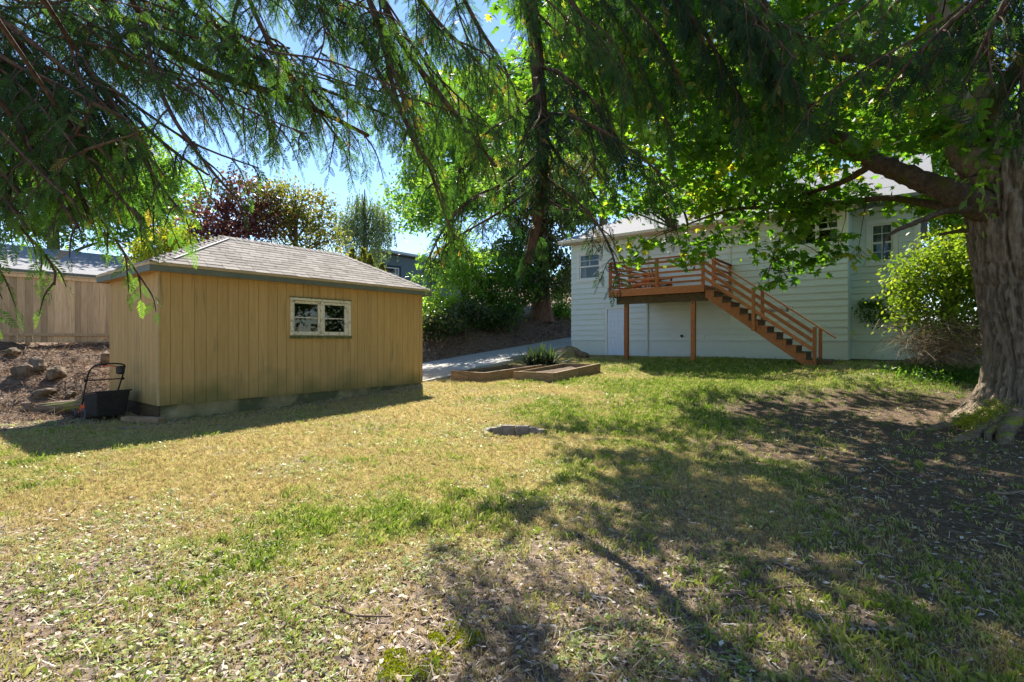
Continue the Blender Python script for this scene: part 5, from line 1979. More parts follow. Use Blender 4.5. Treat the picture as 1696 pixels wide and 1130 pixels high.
def P(*q):
    return [at(a, b_, d_) for a, b_, d_ in q]


left_limbs = [
    dict(p=P((120, -40, 6.6), (200, 30, 6.4), (280, 82, 6.2), (360, 125, 6.0), (440, 150, 5.9), (530, 185, 5.8), (610, 225, 5.7)), r=(0.065, 0.02)),
    dict(p=P((-60, -20, 5.2), (10, 38, 5.1), (75, 88, 5.0), (150, 152, 4.9), (215, 220, 4.8)), r=(0.035, 0.012)),
    dict(p=P((60, -10, 5.8), (130, 60, 5.6), (200, 105, 5.5), (280, 135, 5.4), (340, 165, 5.3)), r=(0.028, 0.01)),
    dict(p=P((240, 40, 5.8), (255, 120, 5.4), (290, 200, 5.1), (340, 270, 4.9), (392, 330, 4.8)), r=(0.026, 0.01), sec=0.2, dr=0.8, sl=(0.3, 0.6), extra=0),
    dict(p=P((300, -30, 6.6), (380, 60, 6.2), (450, 110, 6.0), (540, 150, 5.9), (640, 190, 5.8)), r=(0.03, 0.012)),
    dict(p=P((405, -20, 6.2), (440, 60, 6.0), (480, 120, 5.9), (520, 175, 5.7), (560, 230, 5.6)), r=(0.028, 0.012)),
    dict(p=P((600, -30, 6.4), (632, 60, 6.2), (655, 160, 5.9), (690, 240, 5.7), (712, 275, 5.6)), r=(0.036, 0.014), sec=0.2),
    dict(p=P((625, -20, 6.8), (665, 70, 6.5), (715, 140, 6.2), (775, 215, 6.0), (820, 275, 5.9)), r=(0.05, 0.016), sec=0.16),
    # curtain at the left edge
    dict(p=P((-160, 20, 4.9), (-60, 100, 4.7), (20, 180, 4.5), (60, 270, 4.3)), r=(0.03, 0.01), dr=1.2, sl=(0.35, 0.8)),
    dict(p=P((-140, 90, 4.6), (-70, 170, 4.5), (-10, 265, 4.2), (30, 320, 4.1)), r=(0.025, 0.01), dr=1.2, sl=(0.35, 0.75)),
    dict(p=P((20, 60, 5.3), (90, 150, 5.0), (125, 250, 4.6), (130, 320, 4.4)), r=(0.022, 0.01), dr=1.1, sl=(0.35, 0.8)),
    dict(p=P((110, 60, 5.3), (180, 160, 5.0), (220, 225, 4.9), (255, 270, 4.8)), r=(0.022, 0.01), dr=1.0, sl=(0.35, 0.75)),
    dict(p=P((150, 120, 5.4), (240, 210, 5.1), (300, 260, 5.0), (345, 290, 4.9)), r=(0.02, 0.01), dr=0.9, sec=0.2, sl=(0.3, 0.7)),
    dict(p=P((-60, 60, 4.8), (30, 110, 4.7), (90, 160, 4.6), (125, 210, 4.5)), r=(0.022, 0.01), dr=1.2, sl=(0.35, 0.8)),
    dict(p=P((-90, 190, 4.2), (-25, 285, 4.1), (20, 345, 4.0), (45, 380, 3.95)), r=(0.018, 0.008), dr=1.1, sl=(0.28, 0.55)),
    dict(p=P((30, 210, 4.5), (75, 295, 4.3), (108, 345, 4.2), (130, 378, 4.1)), r=(0.018, 0.008), dr=1.1, sl=(0.28, 0.55)),
    dict(p=P((130, 230, 4.7), (175, 300, 4.5), (205, 335, 4.4), (232, 358, 4.3)), r=(0.016, 0.008), dr=1.0, sl=(0.25, 0.5), extra=1),
    # top fringe
    dict(p=P((-120, -60, 5.6), (0, 20, 5.5), (90, 60, 5.4), (190, 80, 5.3)), r=(0.025, 0.01), sl=(0.4, 0.9)),
    dict(p=P((-100, 20, 5.2), (0, 90, 5.1), (110, 120, 5.0), (210, 160, 5.0)), r=(0.022, 0.01), sl=(0.4, 0.85)),
    dict(p=P((60, -60, 6.2), (150, 10, 6.1), (250, 40, 6.0), (350, 70, 5.9)), r=(0.025, 0.01), extra=0),
    dict(p=P((-80, -110, 6.4), (60, -60, 6.3), (180, -20, 6.2), (290, 20, 6.0)), r=(0.03, 0.01)),
    dict(p=P((330, -90, 6.6), (430, -40, 6.4), (520, 10, 6.2), (610, 60, 6.0)), r=(0.03, 0.01)),
    dict(p=P((480, -80, 6.6), (560, 0, 6.4), (610, 90, 6.1), (640, 150, 5.9)), r=(0.025, 0.01)),
    dict(p=P((180, -80, 6.8), (300, 10, 6.4), (400, 60, 6.2), (480, 80, 6.1)), r=(0.03, 0.01)),
    dict(p=P((660, -60, 6.6), (720, 30, 6.3), (780, 90, 6.2), (830, 150, 6.1)), r=(0.028, 0.01)),
]
centre_limbs = [  # low tints paint the shade of the foliage above into these boughs
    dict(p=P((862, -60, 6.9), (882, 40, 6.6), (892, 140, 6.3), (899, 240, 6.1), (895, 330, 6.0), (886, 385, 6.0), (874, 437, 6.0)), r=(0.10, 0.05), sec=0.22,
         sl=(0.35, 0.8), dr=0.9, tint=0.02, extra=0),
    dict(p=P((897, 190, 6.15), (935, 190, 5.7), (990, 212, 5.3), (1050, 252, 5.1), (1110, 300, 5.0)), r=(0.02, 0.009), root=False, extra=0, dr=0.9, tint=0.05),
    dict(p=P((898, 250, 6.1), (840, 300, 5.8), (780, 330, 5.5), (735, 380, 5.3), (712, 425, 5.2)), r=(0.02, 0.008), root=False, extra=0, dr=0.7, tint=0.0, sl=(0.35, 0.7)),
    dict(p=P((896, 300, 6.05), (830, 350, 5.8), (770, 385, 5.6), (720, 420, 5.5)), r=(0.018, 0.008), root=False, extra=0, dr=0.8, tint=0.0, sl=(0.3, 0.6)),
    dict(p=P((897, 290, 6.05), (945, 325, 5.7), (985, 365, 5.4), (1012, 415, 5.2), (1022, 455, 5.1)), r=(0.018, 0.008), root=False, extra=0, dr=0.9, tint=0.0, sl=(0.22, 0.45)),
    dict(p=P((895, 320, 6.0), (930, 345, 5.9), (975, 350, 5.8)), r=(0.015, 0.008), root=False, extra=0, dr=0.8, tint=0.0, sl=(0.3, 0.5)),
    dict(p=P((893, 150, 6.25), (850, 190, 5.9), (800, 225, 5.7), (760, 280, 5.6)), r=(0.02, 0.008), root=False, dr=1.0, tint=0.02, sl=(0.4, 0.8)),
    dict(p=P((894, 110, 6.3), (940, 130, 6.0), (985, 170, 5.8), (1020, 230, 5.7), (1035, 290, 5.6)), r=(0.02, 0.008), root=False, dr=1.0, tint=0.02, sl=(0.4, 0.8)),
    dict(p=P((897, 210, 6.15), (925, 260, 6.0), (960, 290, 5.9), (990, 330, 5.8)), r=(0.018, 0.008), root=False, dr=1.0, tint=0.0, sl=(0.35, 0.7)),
    dict(p=P((740, -60, 6.8), (790, 40, 6.5), (835, 110, 6.4), (860, 190, 6.2)), r=(0.03, 0.012)),
    dict(p=P((900, -60, 6.6), (960, 20, 6.3), (1010, 90, 6.1), (1040, 170, 6.0)), r=(0.03, 0.01), dr=1.2),
    dict(p=P((950, -80, 6.4), (1030, -10, 6.2), (1090, 60, 6.0), (1130, 140, 5.9)), r=(0.03, 0.01), dr=1.3, tint=0.1),
    dict(p=P((1010, -80, 6.2), (1110, -10, 6.0), (1170, 60, 5.8), (1215, 140, 5.7), (1240, 190, 5.6)), r=(0.03, 0.01), dr=1.3, tint=0.1),
    dict(p=P((1080, -80, 6.0), (1190, 0, 5.8), (1250, 80, 5.6), (1290, 150, 5.5)), r=(0.03, 0.01), dr=1.3, tint=0.1),
    dict(p=P((820, -80, 6.6), (870, 0, 6.4), (930, 60, 6.2), (985, 120, 6.1), (1010, 200, 6.0)), r=(0.02, 0.01), dr=1.2),
    dict(p=P((690, 60, 6.4), (740, 150, 6.2), (760, 220, 6.1), (765, 270, 6.0)), r=(0.016, 0.008), root=False, extra=0, dr=1.2),
]
right_limbs = [
    dict(p=P((1230, -60, 5.8), (1290, 40, 5.6), (1350, 85, 5.5), (1420, 100, 5.4)), r=(0.03, 0.012)),
    dict(p=P((1180, -60, 5.6), (1250, 40, 5.3), (1290, 100, 5.2), (1320, 140, 5.1)), r=(0.026, 0.01), dr=1.2, tint=0.1),
    dict(p=P((1700, -80, 4.6), (1630, -10, 4.5), (1560, 50, 4.5), (1500, 110, 4.5), (1460, 160, 4.5)), r=(0.03, 0.01), dr=1.0, tint=0.1, sl=(0.35, 0.7)),
    dict(p=P((1740, -80, 4.2), (1680, -20, 4.1), (1640, 50, 4.1), (1610, 110, 4.1)), r=(0.03, 0.01), dr=1.1, tint=0.05, sl=(0.35, 0.7)),
    dict(p=P((1800, -60, 4.0), (1740, 20, 3.9), (1705, 90, 3.9), (1690, 150, 3.9)), r=(0.03, 0.01), dr=1.2, tint=0.05, sl=(0.35, 0.75)),
    dict(p=P((1600, -100, 5.0), (1530, -40, 5.0), (1470, 20, 5.0), (1420, 70, 5.0)), r=(0.025, 0.01), dr=1.0, sl=(0.35, 0.7)),
    dict(p=P((1830, 40, 3.9), (1790, 110, 3.8), (1755, 180, 3.8), (1730, 230, 3.8)), r=(0.025, 0.01), dr=1.2, tint=0.05, sl=(0.35, 0.75)),
]
# the left boughs hang close over the viewer, so their shade falls behind him
for lb in left_limbs:
    lb['p'] = [np.array((0, 0, CAMZ)) + (p - np.array((0, 0, CAMZ))) * 0.8 for p in lb['p']]
    lb['sl'] = tuple(0.86 * q for q in lb.get('sl', (0.45, 1.05)))
    lb['fl'] = 0.19
    lb['sec'] = lb.get('sec', 0.125) * 0.95
    lb['r'] = tuple(0.85 * q for q in lb['r'])
cedar('cedar_tree', 'western cedar whose drooping feathery limbs fill the upper left over the shed', (-2.6, -2.2, 0.0), 15, 0.42, left_limbs, 51, 2)
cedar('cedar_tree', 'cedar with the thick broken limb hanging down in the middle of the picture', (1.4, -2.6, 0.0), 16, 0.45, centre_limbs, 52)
cedar('cedar_tree', 'dark cedar with boughs drooping in the upper right before the maple trunk', (5.6, -1.6, 0.0), 14, 0.38, right_limbs, 53, 2)


# ================================================================== TREES AND SHRUBS BEHIND
def gz_at(px, D):
    x_ = (px - 848) / F * D
    return (x_, D, Hs(x_, D))


def blob(px, py, D, rx, ry, rz_):
    p = at(px, py, D)
    return (p[0], p[1], p[2], rx, ry, rz_)


BT = 'trees behind the shed and driveway'
bush_tree('plum_tree', 'purple leaved plum tree rising behind the shed roof', 'tree', gz_at(350, 21), 0.16,
          [blob(405, 318, 21, 0.8, 0.8, 0.7), blob(372, 362, 21, 1.1, 1.0, 0.9), blob(335, 390, 20.5, 1.0, 0.9, 0.7), blob(425, 365, 21.5, 0.9, 0.9, 0.8)], 5200, 0.17, 'purple', seed=2,
          tint=0.5, spread=0.38, group=BT)
bush_tree('acacia_tree', 'loose olive green tree right of the purple plum behind the shed', 'tree', gz_at(490, 23), 0.14,
          [blob(440, 330, 22, 0.9, 0.8, 0.8), blob(480, 335, 23, 1.5, 1.2, 0.8), blob(520, 350, 23, 1.0, 1.0, 0.9), blob(450, 355, 22.5, 1.2, 1.0, 0.9), blob(500, 395, 23, 1.5, 1.2, 0.9), blob(545, 405, 23, 0.8, 0.8, 0.6)],
          7500, 0.15, 'olive', seed=3, tint=0.5, spread=0.3, group=BT, limbs=22)
bush_tree('golden_shrub', 'bright yellow green shrub at the left end of the shed roof', 'shrub', gz_at(285, 17.5), 0.06,
          [blob(285, 400, 17.5, 0.6, 0.6, 0.6), blob(260, 425, 17.5, 0.7, 0.6, 0.5), blob(305, 425, 17.5, 0.5, 0.5, 0.5)], 3200, 0.15, 'lime', seed=4, tint=0.7, spread=0.25, droop=0.9,
          tv=LV, tf=LF)


def weeping(name, label, base, blobs, strands, seed, mat='birch'):
    root = thing(name, label, 'tree', base, 0, BT)
    g = np.random.default_rng(seed)
    b0 = np.array(base)
    Pp = []
    tops = []
    for _ in range(strands):
        bl = blobs[g.integers(len(blobs))]
        d = g.normal(size=3)
        d /= np.linalg.norm(d)
        p = np.array(bl[:3]) + d * np.array(bl[3:]) * g.uniform(0.3, 1)
        ln = g.uniform(0.8, 2.6)
        m_ = int(ln / 0.085)
        tt = np.arange(m_) / m_
        dr = g.normal(size=2) * 0.15
        q = np.stack([p[0] + dr[0] * tt + g.normal(size=m_) * 0.04, p[1] + dr[1] * tt + g.normal(size=m_) * 0.04, p[2] - ln * tt], 1)
        Pp.append(q - b0)
        tops.append(p - b0)
    Pp = np.vstack(Pp)
    tops = np.array(tops)
    top = tops[:, 2].max()
    cx, cy = tops[:, 0].mean(), tops[:, 1].mean()
    tp = [np.array((0, 0, -0.3)), np.array((cx * 0.4, cy * 0.4, top * 0.5)), np.array((cx, cy, top))]
    tree_parts(root, [(tp, [0.22, 0.15, 0.03])], 'limb', 'trunk', 9)
    paths = []
    for q in tops[:26]:
        a = np.array((cx * 0.7, cy * 0.7, max(1.0, q[2] * 0.7)))
        paths.append(([a, (a + q) / 2 + np.array((0, 0, 0.3)), q], [0.05, 0.03, 0.01]))
    tree_parts(root, paths, 'limb', 'limb', 5)
    L = Leaves()
    leafy(L, Pp, 0.13, 0.5, KV, KF, seed, 2.2)
    L.build('crown', mat, root)


weeping('weeping_birch', 'silvery weeping birch with hanging strands left of the blue grey house', gz_at(605, 33),
        [blob(600, 335, 33, 1.2, 1.2, 1.0), blob(575, 365, 33, 1.3, 1.2, 0.8), blob(630, 355, 33, 1.0, 1.2, 1.0), blob(608, 385, 33, 1.8, 1.4, 0.8)], 620, 8)


def arborvitae(px, pytop, D, wpx, label, seed):
    base = gz_at(px, D)
    g = np.random.default_rng(seed)
    top = at(px, pytop, D)[2] - base[2]
    r = wpx / F * D / 2
    root = thing('arborvitae', label, 'shrub', base, 0, 'clipped arborvitae by the blue grey house')
    n_ = 1500
    t_ = g.random(n_) ** 0.6
    z = top * (1 - 0.0 - (1 - t_) ** 1.0 * 1.0) if False else top * (1 - t_ ** 1.4)
    rr = r * np.minimum(1, ((top - z) / (top * 0.28)) ** 0.75) * g.uniform(0.75, 1.05, n_)
    a = g.uniform(0, 2 * np.pi, n_)
    Pn = np.stack([rr * np.cos(a), rr * np.sin(a), z], 1)
    d = np.stack([np.cos(a) * 0.5, np.sin(a) * 0.5, np.full(n_, 1.0)], 1) + g.normal(size=(n_, 3)) * 0.2
    nn = np.stack([np.cos(a), np.sin(a), np.zeros(n_)], 1) + g.normal(size=(n_, 3)) * 0.4
    L = Leaves()
    L.add(KV, KF, axes(d, nn) * (0.2 * g.uniform(0.6, 1.2, n_))[:, None, None], Pn, np.clip(0.45 + 0.2 * g.normal(size=n_), 0, 1))
    tree_parts(root, [([(0, 0, -0.2), (0, 0, top * 0.5), (0, 0, top * 0.95)], [0.06, 0.05, 0.01])], 'limb', 'trunk', 6)
    L.build('crown', 'olive', root)


arborvitae(584, 413, 27, 17, 'leftmost cone shaped arborvitae peeking over the shed roof', 1)
arborvitae(602, 414, 27, 18, 'tallest cone shaped arborvitae beside the gable of the blue grey house', 2)
arborvitae(613, 424, 26.5, 12, 'narrow arborvitae just right of the tallest one', 3)
arborvitae(632, 440, 25, 16, 'small arborvitae below the window of the blue grey house', 4)

bush_tree('ash_tree', 'tall leafy green tree above the blue grey house in the background', 'tree', gz_at(740, 43.5), 0.3,
          [blob(700, 330, 43.5, 2.90, 2.61, 2.32), blob(745, 270, 43.5, 3.77, 2.90, 2.90), blob(790, 300, 43.5, 3.19, 2.90, 2.90), blob(770, 190, 44.9, 4.35, 3.19, 3.48),
           blob(840, 230, 44.9, 4.35, 3.19, 3.48)], 30000, 0.334, 'green', seed=11, tint=0.6, spread=0.72, group=BT, limbs=22)
bush_tree('laurel_bush', 'bright glossy leaved laurel bush at the far end of the shed', 'bush', tuple(uvz(-18.3, 16.6, 0)[:2]) + (Hs(*uvz(-18.3, 16.6)[:2]),), 0.05,
          [blob(748, 440, 23.8, 1.25, 0.99, 1.03), blob(716, 485, 23.1, 1.03, 0.88, 1.03), blob(760, 480, 24.2, 1.25, 0.99, 1.14), blob(725, 510, 23.5, 1.03, 0.88, 0.80), blob(775, 430, 24.6, 1.03, 0.88, 0.91),
           blob(760, 395, 24.8, 0.80, 0.66, 0.80)],
          4600, 0.21, 'laurel', seed=12, tint=0.6, spread=0.3, tv=LV, tf=LF, limbs=16, fol='foliage')
bush_tree('oak_tree', 'slender tree with dark leafy boughs hanging above the driveway bank', 'tree', gz_at(772, 25), 0.1,
          [blob(705, 345, 23.2, 1.2, 0.9, 0.7), blob(745, 315, 23.8, 1.3, 1.0, 0.9), blob(682, 372, 22.8, 0.7, 0.7, 0.4), blob(790, 330, 24.5, 1.2, 1.0, 0.9)], 4200, 0.2, 'green', seed=15, tint=0.5, spread=0.36,
          group=BT, limbs=14)
bush_tree('rhododendron', 'dark green rhododendron on the bank behind the laurel bush', 'bush', gz_at(815, 25.5), 0.06,
          [blob(800, 500, 25, 1.3, 1.0, 1.2), blob(840, 470, 26, 1.5, 1.0, 1.5), blob(790, 450, 26, 1.3, 1.0, 1.2), blob(760, 530, 24, 1.2, 0.8, 0.6), blob(830, 520, 26, 1.2, 1.0, 0.8),
           blob(860, 420, 28, 1.6, 1.0, 1.5)],
          7500, 0.22, 'green', seed=13, tint=0.5, spread=0.3, tv=LV, tf=LF, limbs=16, fol='foliage')
# dark cedar with red trunk at the top of the drive
cb_ = gz_at(897, 29)
ct = thing('cedar_tree', 'dark shaggy cedar with a straight red brown trunk at the head of the driveway', 'tree', cb_, 0, BT)
trk = MB()
zz_ = np.linspace(-0.3, 9, 24)
n_ = 28
V_, F_ = [], []
for i, z in enumerate(zz_):
    for j in range(n_):
        a = 2 * math.pi * j / n_
        r_ = (0.46 + 0.22 * math.exp(-max(z, 0) / 0.6)) * (1 - 0.05 * z) * (1 + 0.10 * math.sin(7 * a) + 0.06 * math.sin(13 * a + 1))
        V_.append((r_ * math.cos(a), r_ * math.sin(a), z))
for i in range(len(zz_) - 1):
    for j in range(n_):
        F_.append((i * n_ + j, i * n_ + (j + 1) % n_, (i + 1) * n_ + (j + 1) % n_, (i + 1) * n_ + j))
link('trunk', np_mesh('trunk', np.array(V_), np.array(F_)), 'redbark', ct, smooth=True)
dk_ = [blob(880, 420, 28.5, 2.4, 1.6, 1.5), blob(930, 450, 28.5, 1.6, 1.4, 1.1), blob(840, 480, 28, 1.7, 1.3, 1.0), blob(900, 360, 29, 2.6, 1.8, 1.6), blob(880, 470, 28, 1.6, 1.2, 0.7),
       blob(860, 300, 29, 2.4, 1.6, 1.6), blob(925, 300, 29, 2.4, 1.8, 1.8)]
Pq, Iq, _ = clump_points([(b_[0] - cb_[0], b_[1] - cb_[1], b_[2] - cb_[2], b_[3], b_[4], b_[5]) for b_ in dk_], 15000, 60, 0.36, 17, 0.35)
L = Leaves()
leafy(L, Pq, 0.26, 0.75, LV, LF, 18, 0.8, idx=Iq)
L.build('crown', 'dark', ct)
paths = [([(0, 0, 2.6 + k * 0.5), Pq[k * 700] * 0.5 + np.array((0, 0, 2.0)), Pq[k * 700]], [0.07, 0.04, 0.01]) for k in range(18)]
tree_parts(ct, paths, 'limb', 'limb', 5)
bush_tree('holly_bush', 'light green shrub right of the red brown trunk beside the house', 'bush', gz_at(930, 31), 0.05,
          [blob(925, 500, 30.5, 0.7, 0.6, 1.0), blob(940, 470, 31, 0.8, 0.6, 1.0), blob(938, 520, 30.5, 0.6, 0.6, 0.8)], 3500, 0.18, 'laurel', seed=19, tint=0.35, spread=0.25, fol='foliage')
bush_tree('juniper_shrub', 'low dark shrub in the shade below the rhododendron on the bank', 'bush', gz_at(770, 22.5), 0.04,
          [blob(770, 520, 22.5, 1.0, 0.7, 0.5), blob(730, 535, 21.0, 0.9, 0.7, 0.5), blob(820, 530, 24.5, 1.0, 0.7, 0.5)], 5000, 0.16, 'dark', seed=20, tint=0.4, spread=0.22, fol='foliage', limbs=6)
# tall trees behind the house
bush_tree('maple_tree', 'sunlit leafy maple standing behind the left corner of the pale green house', 'tree', gz_at(1000, 46.2), 0.35,
          [blob(960, 250, 46.2, 3.64, 3.36, 3.36), blob(1000, 180, 46.2, 4.48, 3.64, 3.92), blob(945, 330, 44.8, 2.80, 2.24, 2.24), blob(1060, 120, 47.6, 4.90, 3.64, 4.20), blob(930, 100, 47.6, 4.48, 3.64, 4.20), blob(990, 40, 47.6, 5.04, 4.20, 4.20),
           blob(1075, 210, 46.2, 3.36, 3.36, 3.36)],
          30000, 0.348, 'maple', seed=21, tint=0.7, spread=0.70, group=BT, limbs=22)
bush_tree('ash_tree', 'tall pale green tree rising over the roof of the pale green house', 'tree', gz_at(1210, 48.0), 0.35,
          [blob(1180, 200, 48.0, 4.80, 3.60, 4.32), blob(1260, 130, 48.0, 5.40, 3.60, 4.80), blob(1140, 90, 48.0, 4.80, 3.60, 4.32), blob(1330, 230, 45.6, 4.80, 3.60, 3.84), blob(1400, 120, 46.8, 5.40, 3.60, 4.80)],
          26000, 0.397, 'maple', seed=22, tint=0.75, spread=0.84, group=BT, limbs=20)
bush_tree('elm_tree', 'green tree behind the right end of the pale green house', 'tree', gz_at(1570, 26), 0.3,
          [blob(1540, 300, 26, 2.6, 2, 2.4), blob(1600, 220, 26, 3, 2, 3), blob(1500, 180, 27, 3, 2, 2.8), blob(1650, 330, 25, 2.4, 2, 2.4), blob(1690, 450, 24, 2.4, 2, 2.0), blob(1590, 390, 25, 2, 1.6, 1.6)],
          24000, 0.25, 'maple', seed=23, tint=0.65, spread=0.5, group=BT, limbs=18)
# trees far behind the fence on the left
bush_tree('fir_tree', 'dark green tree behind the roof beyond the fence on the far left', 'tree', gz_at(90, 24), 0.25,
          [blob(40, 330, 24, 2.4, 2, 2.2), blob(130, 290, 25, 2.6, 2, 2.6), blob(200, 350, 25, 2.0, 2, 1.8), blob(-40, 250, 24, 3, 2, 3)], 16000, 0.24, 'green', seed=24, tint=0.35, spread=0.45, group=BT, limbs=16)
bush_tree('birch_tree', 'pale green tree seen through the cedar boughs above the shed roof', 'tree', gz_at(240, 27), 0.2,
          [blob(240, 340, 27, 1.8, 1.5, 1.6), blob(290, 310, 28, 1.6, 1.5, 1.6), blob(220, 270, 28, 2, 1.5, 2)], 10000, 0.2, 'laurel', seed=25, tint=0.4, spread=0.4, group=BT, limbs=14)


# right of the house
bush_tree('forsythia_bush', 'large yellow green bush between the house and the maple trunk', 'bush', gz_at(1560, 13.4), 0.05,
          [blob(1560, 450, 13.2, 0.77, 0.69, 0.69), blob(1530, 490, 13.1, 0.60, 0.60, 0.52), blob(1600, 480, 13.1, 0.77, 0.69, 0.77), blob(1580, 420, 13.6, 0.69, 0.60, 0.60), blob(1640, 450, 12.9, 0.77, 0.69, 0.77),
           blob(1545, 530, 12.9, 0.43, 0.43, 0.34), blob(1525, 520, 12.9, 0.5, 0.4, 0.45), blob(1570, 530, 12.7, 0.55, 0.45, 0.45), blob(1610, 540, 12.7, 0.55, 0.45, 0.45), blob(1520, 455, 13.2, 0.5, 0.5, 0.5)],
          12500, 0.11, 'limegreen', seed=30, tint=0.5, spread=0.27, limbs=26, fol='foliage')
# dry brush skirt of that bush
db_root = bpy.data.objects['forsythia_bush']
L = Leaves()
nb_ = 3400
gq = np.random.default_rng(5)
pq = at(1572, 562, 12.7) - np.array(db_root.location) + gq.normal(size=(nb_, 3)) * np.array((0.55, 0.30, 0.28))
dq = gq.normal(size=(nb_, 3))
dq[:, 2] = -np.abs(dq[:, 2]) * 0.7
tvq = np.array([(0, -0.012, 0), (1, -0.006, -0.1), (1, 0.006, -0.1), (0, 0.012, 0)])
L.add(tvq, np.array([(0, 1, 2, 3)]), axes(dq, rnd_unit(nb_)) * (0.42 * gq.uniform(0.5, 1.3, nb_))[:, None, None], pq, gq.random(nb_))
L.build('dry_twigs', 'drybrush', db_root)
bush_tree('azalea_shrub', 'small open shrub with bare stems against the house wall right of the stairs', 'shrub', gz_at(1450, 17.2)[:2] + (0.82,), 0.03,
          [blob(1440, 510, 17.1, 0.42, 0.35, 0.22), blob(1470, 505, 17.0, 0.4, 0.35, 0.25), blob(1455, 530, 17.1, 0.5, 0.35, 0.2), blob(1490, 480, 16.8, 0.35, 0.3, 0.25), blob(1485, 530, 16.9, 0.35, 0.3, 0.25)],
          2600, 0.11, 'green', seed=31, tint=0.45, spread=0.14, limbs=26, tv=LV, tf=LF, fol='foliage')
# ivy at the foot of the bush
iv = Leaves()
ni = 1500
gi = np.random.default_rng(8)
ix = at(1590, 605, 12.2)[0] + gi.normal(size=ni) * 0.6
iy = 12.4 + gi.normal(size=ni) * 0.35
iz = H(ix, iy) + gi.uniform(0.02, 0.22, ni)
leafy(iv, np.stack([ix, iy, iz], 1), 0.1, 0.3, LV, LF, 9, 0.1)
ivo = iv.build('ivy', 'green')
ivo['label'] = 'dark ivy ground cover under the yellow green bush'
ivo['category'] = 'ivy'

# yucca
yb_ = np.array(gz_at(893, 17.6))
yu = thing('yucca', 'spiky sword leaved yucca plant beside the driveway behind the garden beds', 'plant', yb_)
gyu = np.random.default_rng(3)
for cxx, nn_, sc in ((0.0, 80, 0.95), (-0.32, 60, 0.8), (0.38, 60, 0.85)):
    L = Leaves()
    a = gyu.uniform(0, 2 * np.pi, nn_)
    el = gyu.uniform(0.15, 1.0, nn_)
    d = np.stack([np.cos(a) * (1 - el * 0.75), np.sin(a) * (1 - el * 0.75), 0.25 + el], 1)
    tvy = np.array([(0, -0.03, 0), (0.5, -0.045, 0.02), (0.5, 0.045, 0.02), (0, 0.03, 0), (1, 0, -0.06)])
    up_ = np.tile(np.array((0, 0, 1.0)), (nn_, 1)) + gyu.normal(size=(nn_, 3)) * 0.1
    ax = axes(d, up_) * (sc * gyu.uniform(0.7, 1.1, nn_))[:, None, None]
    L.add(tvy, np.array([(0, 1, 2, 3), (3, 2, 4, 1)]), ax, np.tile(np.array((cxx, gyu.uniform(-.1, .1), 0.03)), (nn_, 1)), gyu.random(nn_))
    L.build('leaf_rosette', 'yucca', yu)
MB().tube([(-0.15, 0, 0.3), (-0.18, 0, 1.0)], [0.012, 0.006], 6).build('flower_stalk', 'twig', yu)

# ================================================================== LAWN COVER
def ok_mask(x_, y_):
    u_ = UX * x_ + UY * y_
    v_ = VX * x_ + VY * y_
    m_ = np.ones(len(x_), bool)
    m_ &= ~((u_ > -13.8) & (u_ < -10.82) & (v_ > 3.38) & (v_ < 9.9))
    m_ &= ~((u_ < -10.9) & (v_ > 9.8))
    m_ &= ~((v_ > 18.7) & (u_ < -9.1))
    m_ &= ~(v_ > 19.65)
    m_ &= ~((u_ > -12) & (v_ > 18.3) & (u_ > -4.6))
    for (N_, w_, l_) in (((1.12, 13.95), 1.37, 2.7), ((-0.80, 14.35), 1.28, 2.9)):
        du = UX * (x_ - N_[0]) + UY * (y_ - N_[1])
        dv = VX * (x_ - N_[0]) + VY * (y_ - N_[1])
        m_ &= ~((du > -w_ - 0.02) & (du < 0.02) & (dv > -0.02) & (dv < l_ + 0.02))
    m_ &= np.hypot(x_ - RING[0], y_ - RING[1]) > 0.46
    m_ &= np.hypot(x_ - TREE[0], y_ - TREE[1]) > 0.8
    return m_


def lawn_points(n_, lo=1.7, hi=19.0, seed=1, p=0.5):
    g = np.random.default_rng(seed)
    D_ = (lo ** p + (hi ** p - lo ** p) * g.random(n_)) ** (1 / p)
    x_ = g.uniform(-1.12, 1.12, n_) * D_ + g.normal(size=n_) * 0.3
    return x_, D_, g


# grass: tufts of a few blades
def tuft(nb2, seed):
    g = np.random.default_rng(seed)
    v = []
    f = []
    for k in range(nb2):
        a = g.uniform(0, 2 * np.pi)
        ln = g.uniform(0.55, 1.1)
        le = g.uniform(0.15, 0.95)
        bx, by = g.normal(size=2) * 0.25
        wd = g.uniform(0.036, 0.065)
        dx, dy = math.cos(a), math.sin(a)
        o = len(v)
        v += [(bx - dy * wd, by + dx * wd, -0.1), (bx + dy * wd, by - dx * wd, -0.1),
              (bx + dx * le * 0.4 * ln + dy * wd * 0.7, by + dy * le * 0.4 * ln - dx * wd * 0.7, 0.6 * ln), (bx + dx * le * ln, by + dy * le * ln, ln * (1.05 - 0.4 * le))]
        f.append((o, o + 1, o + 2, o + 3))
    return np.array(v), np.array(f)


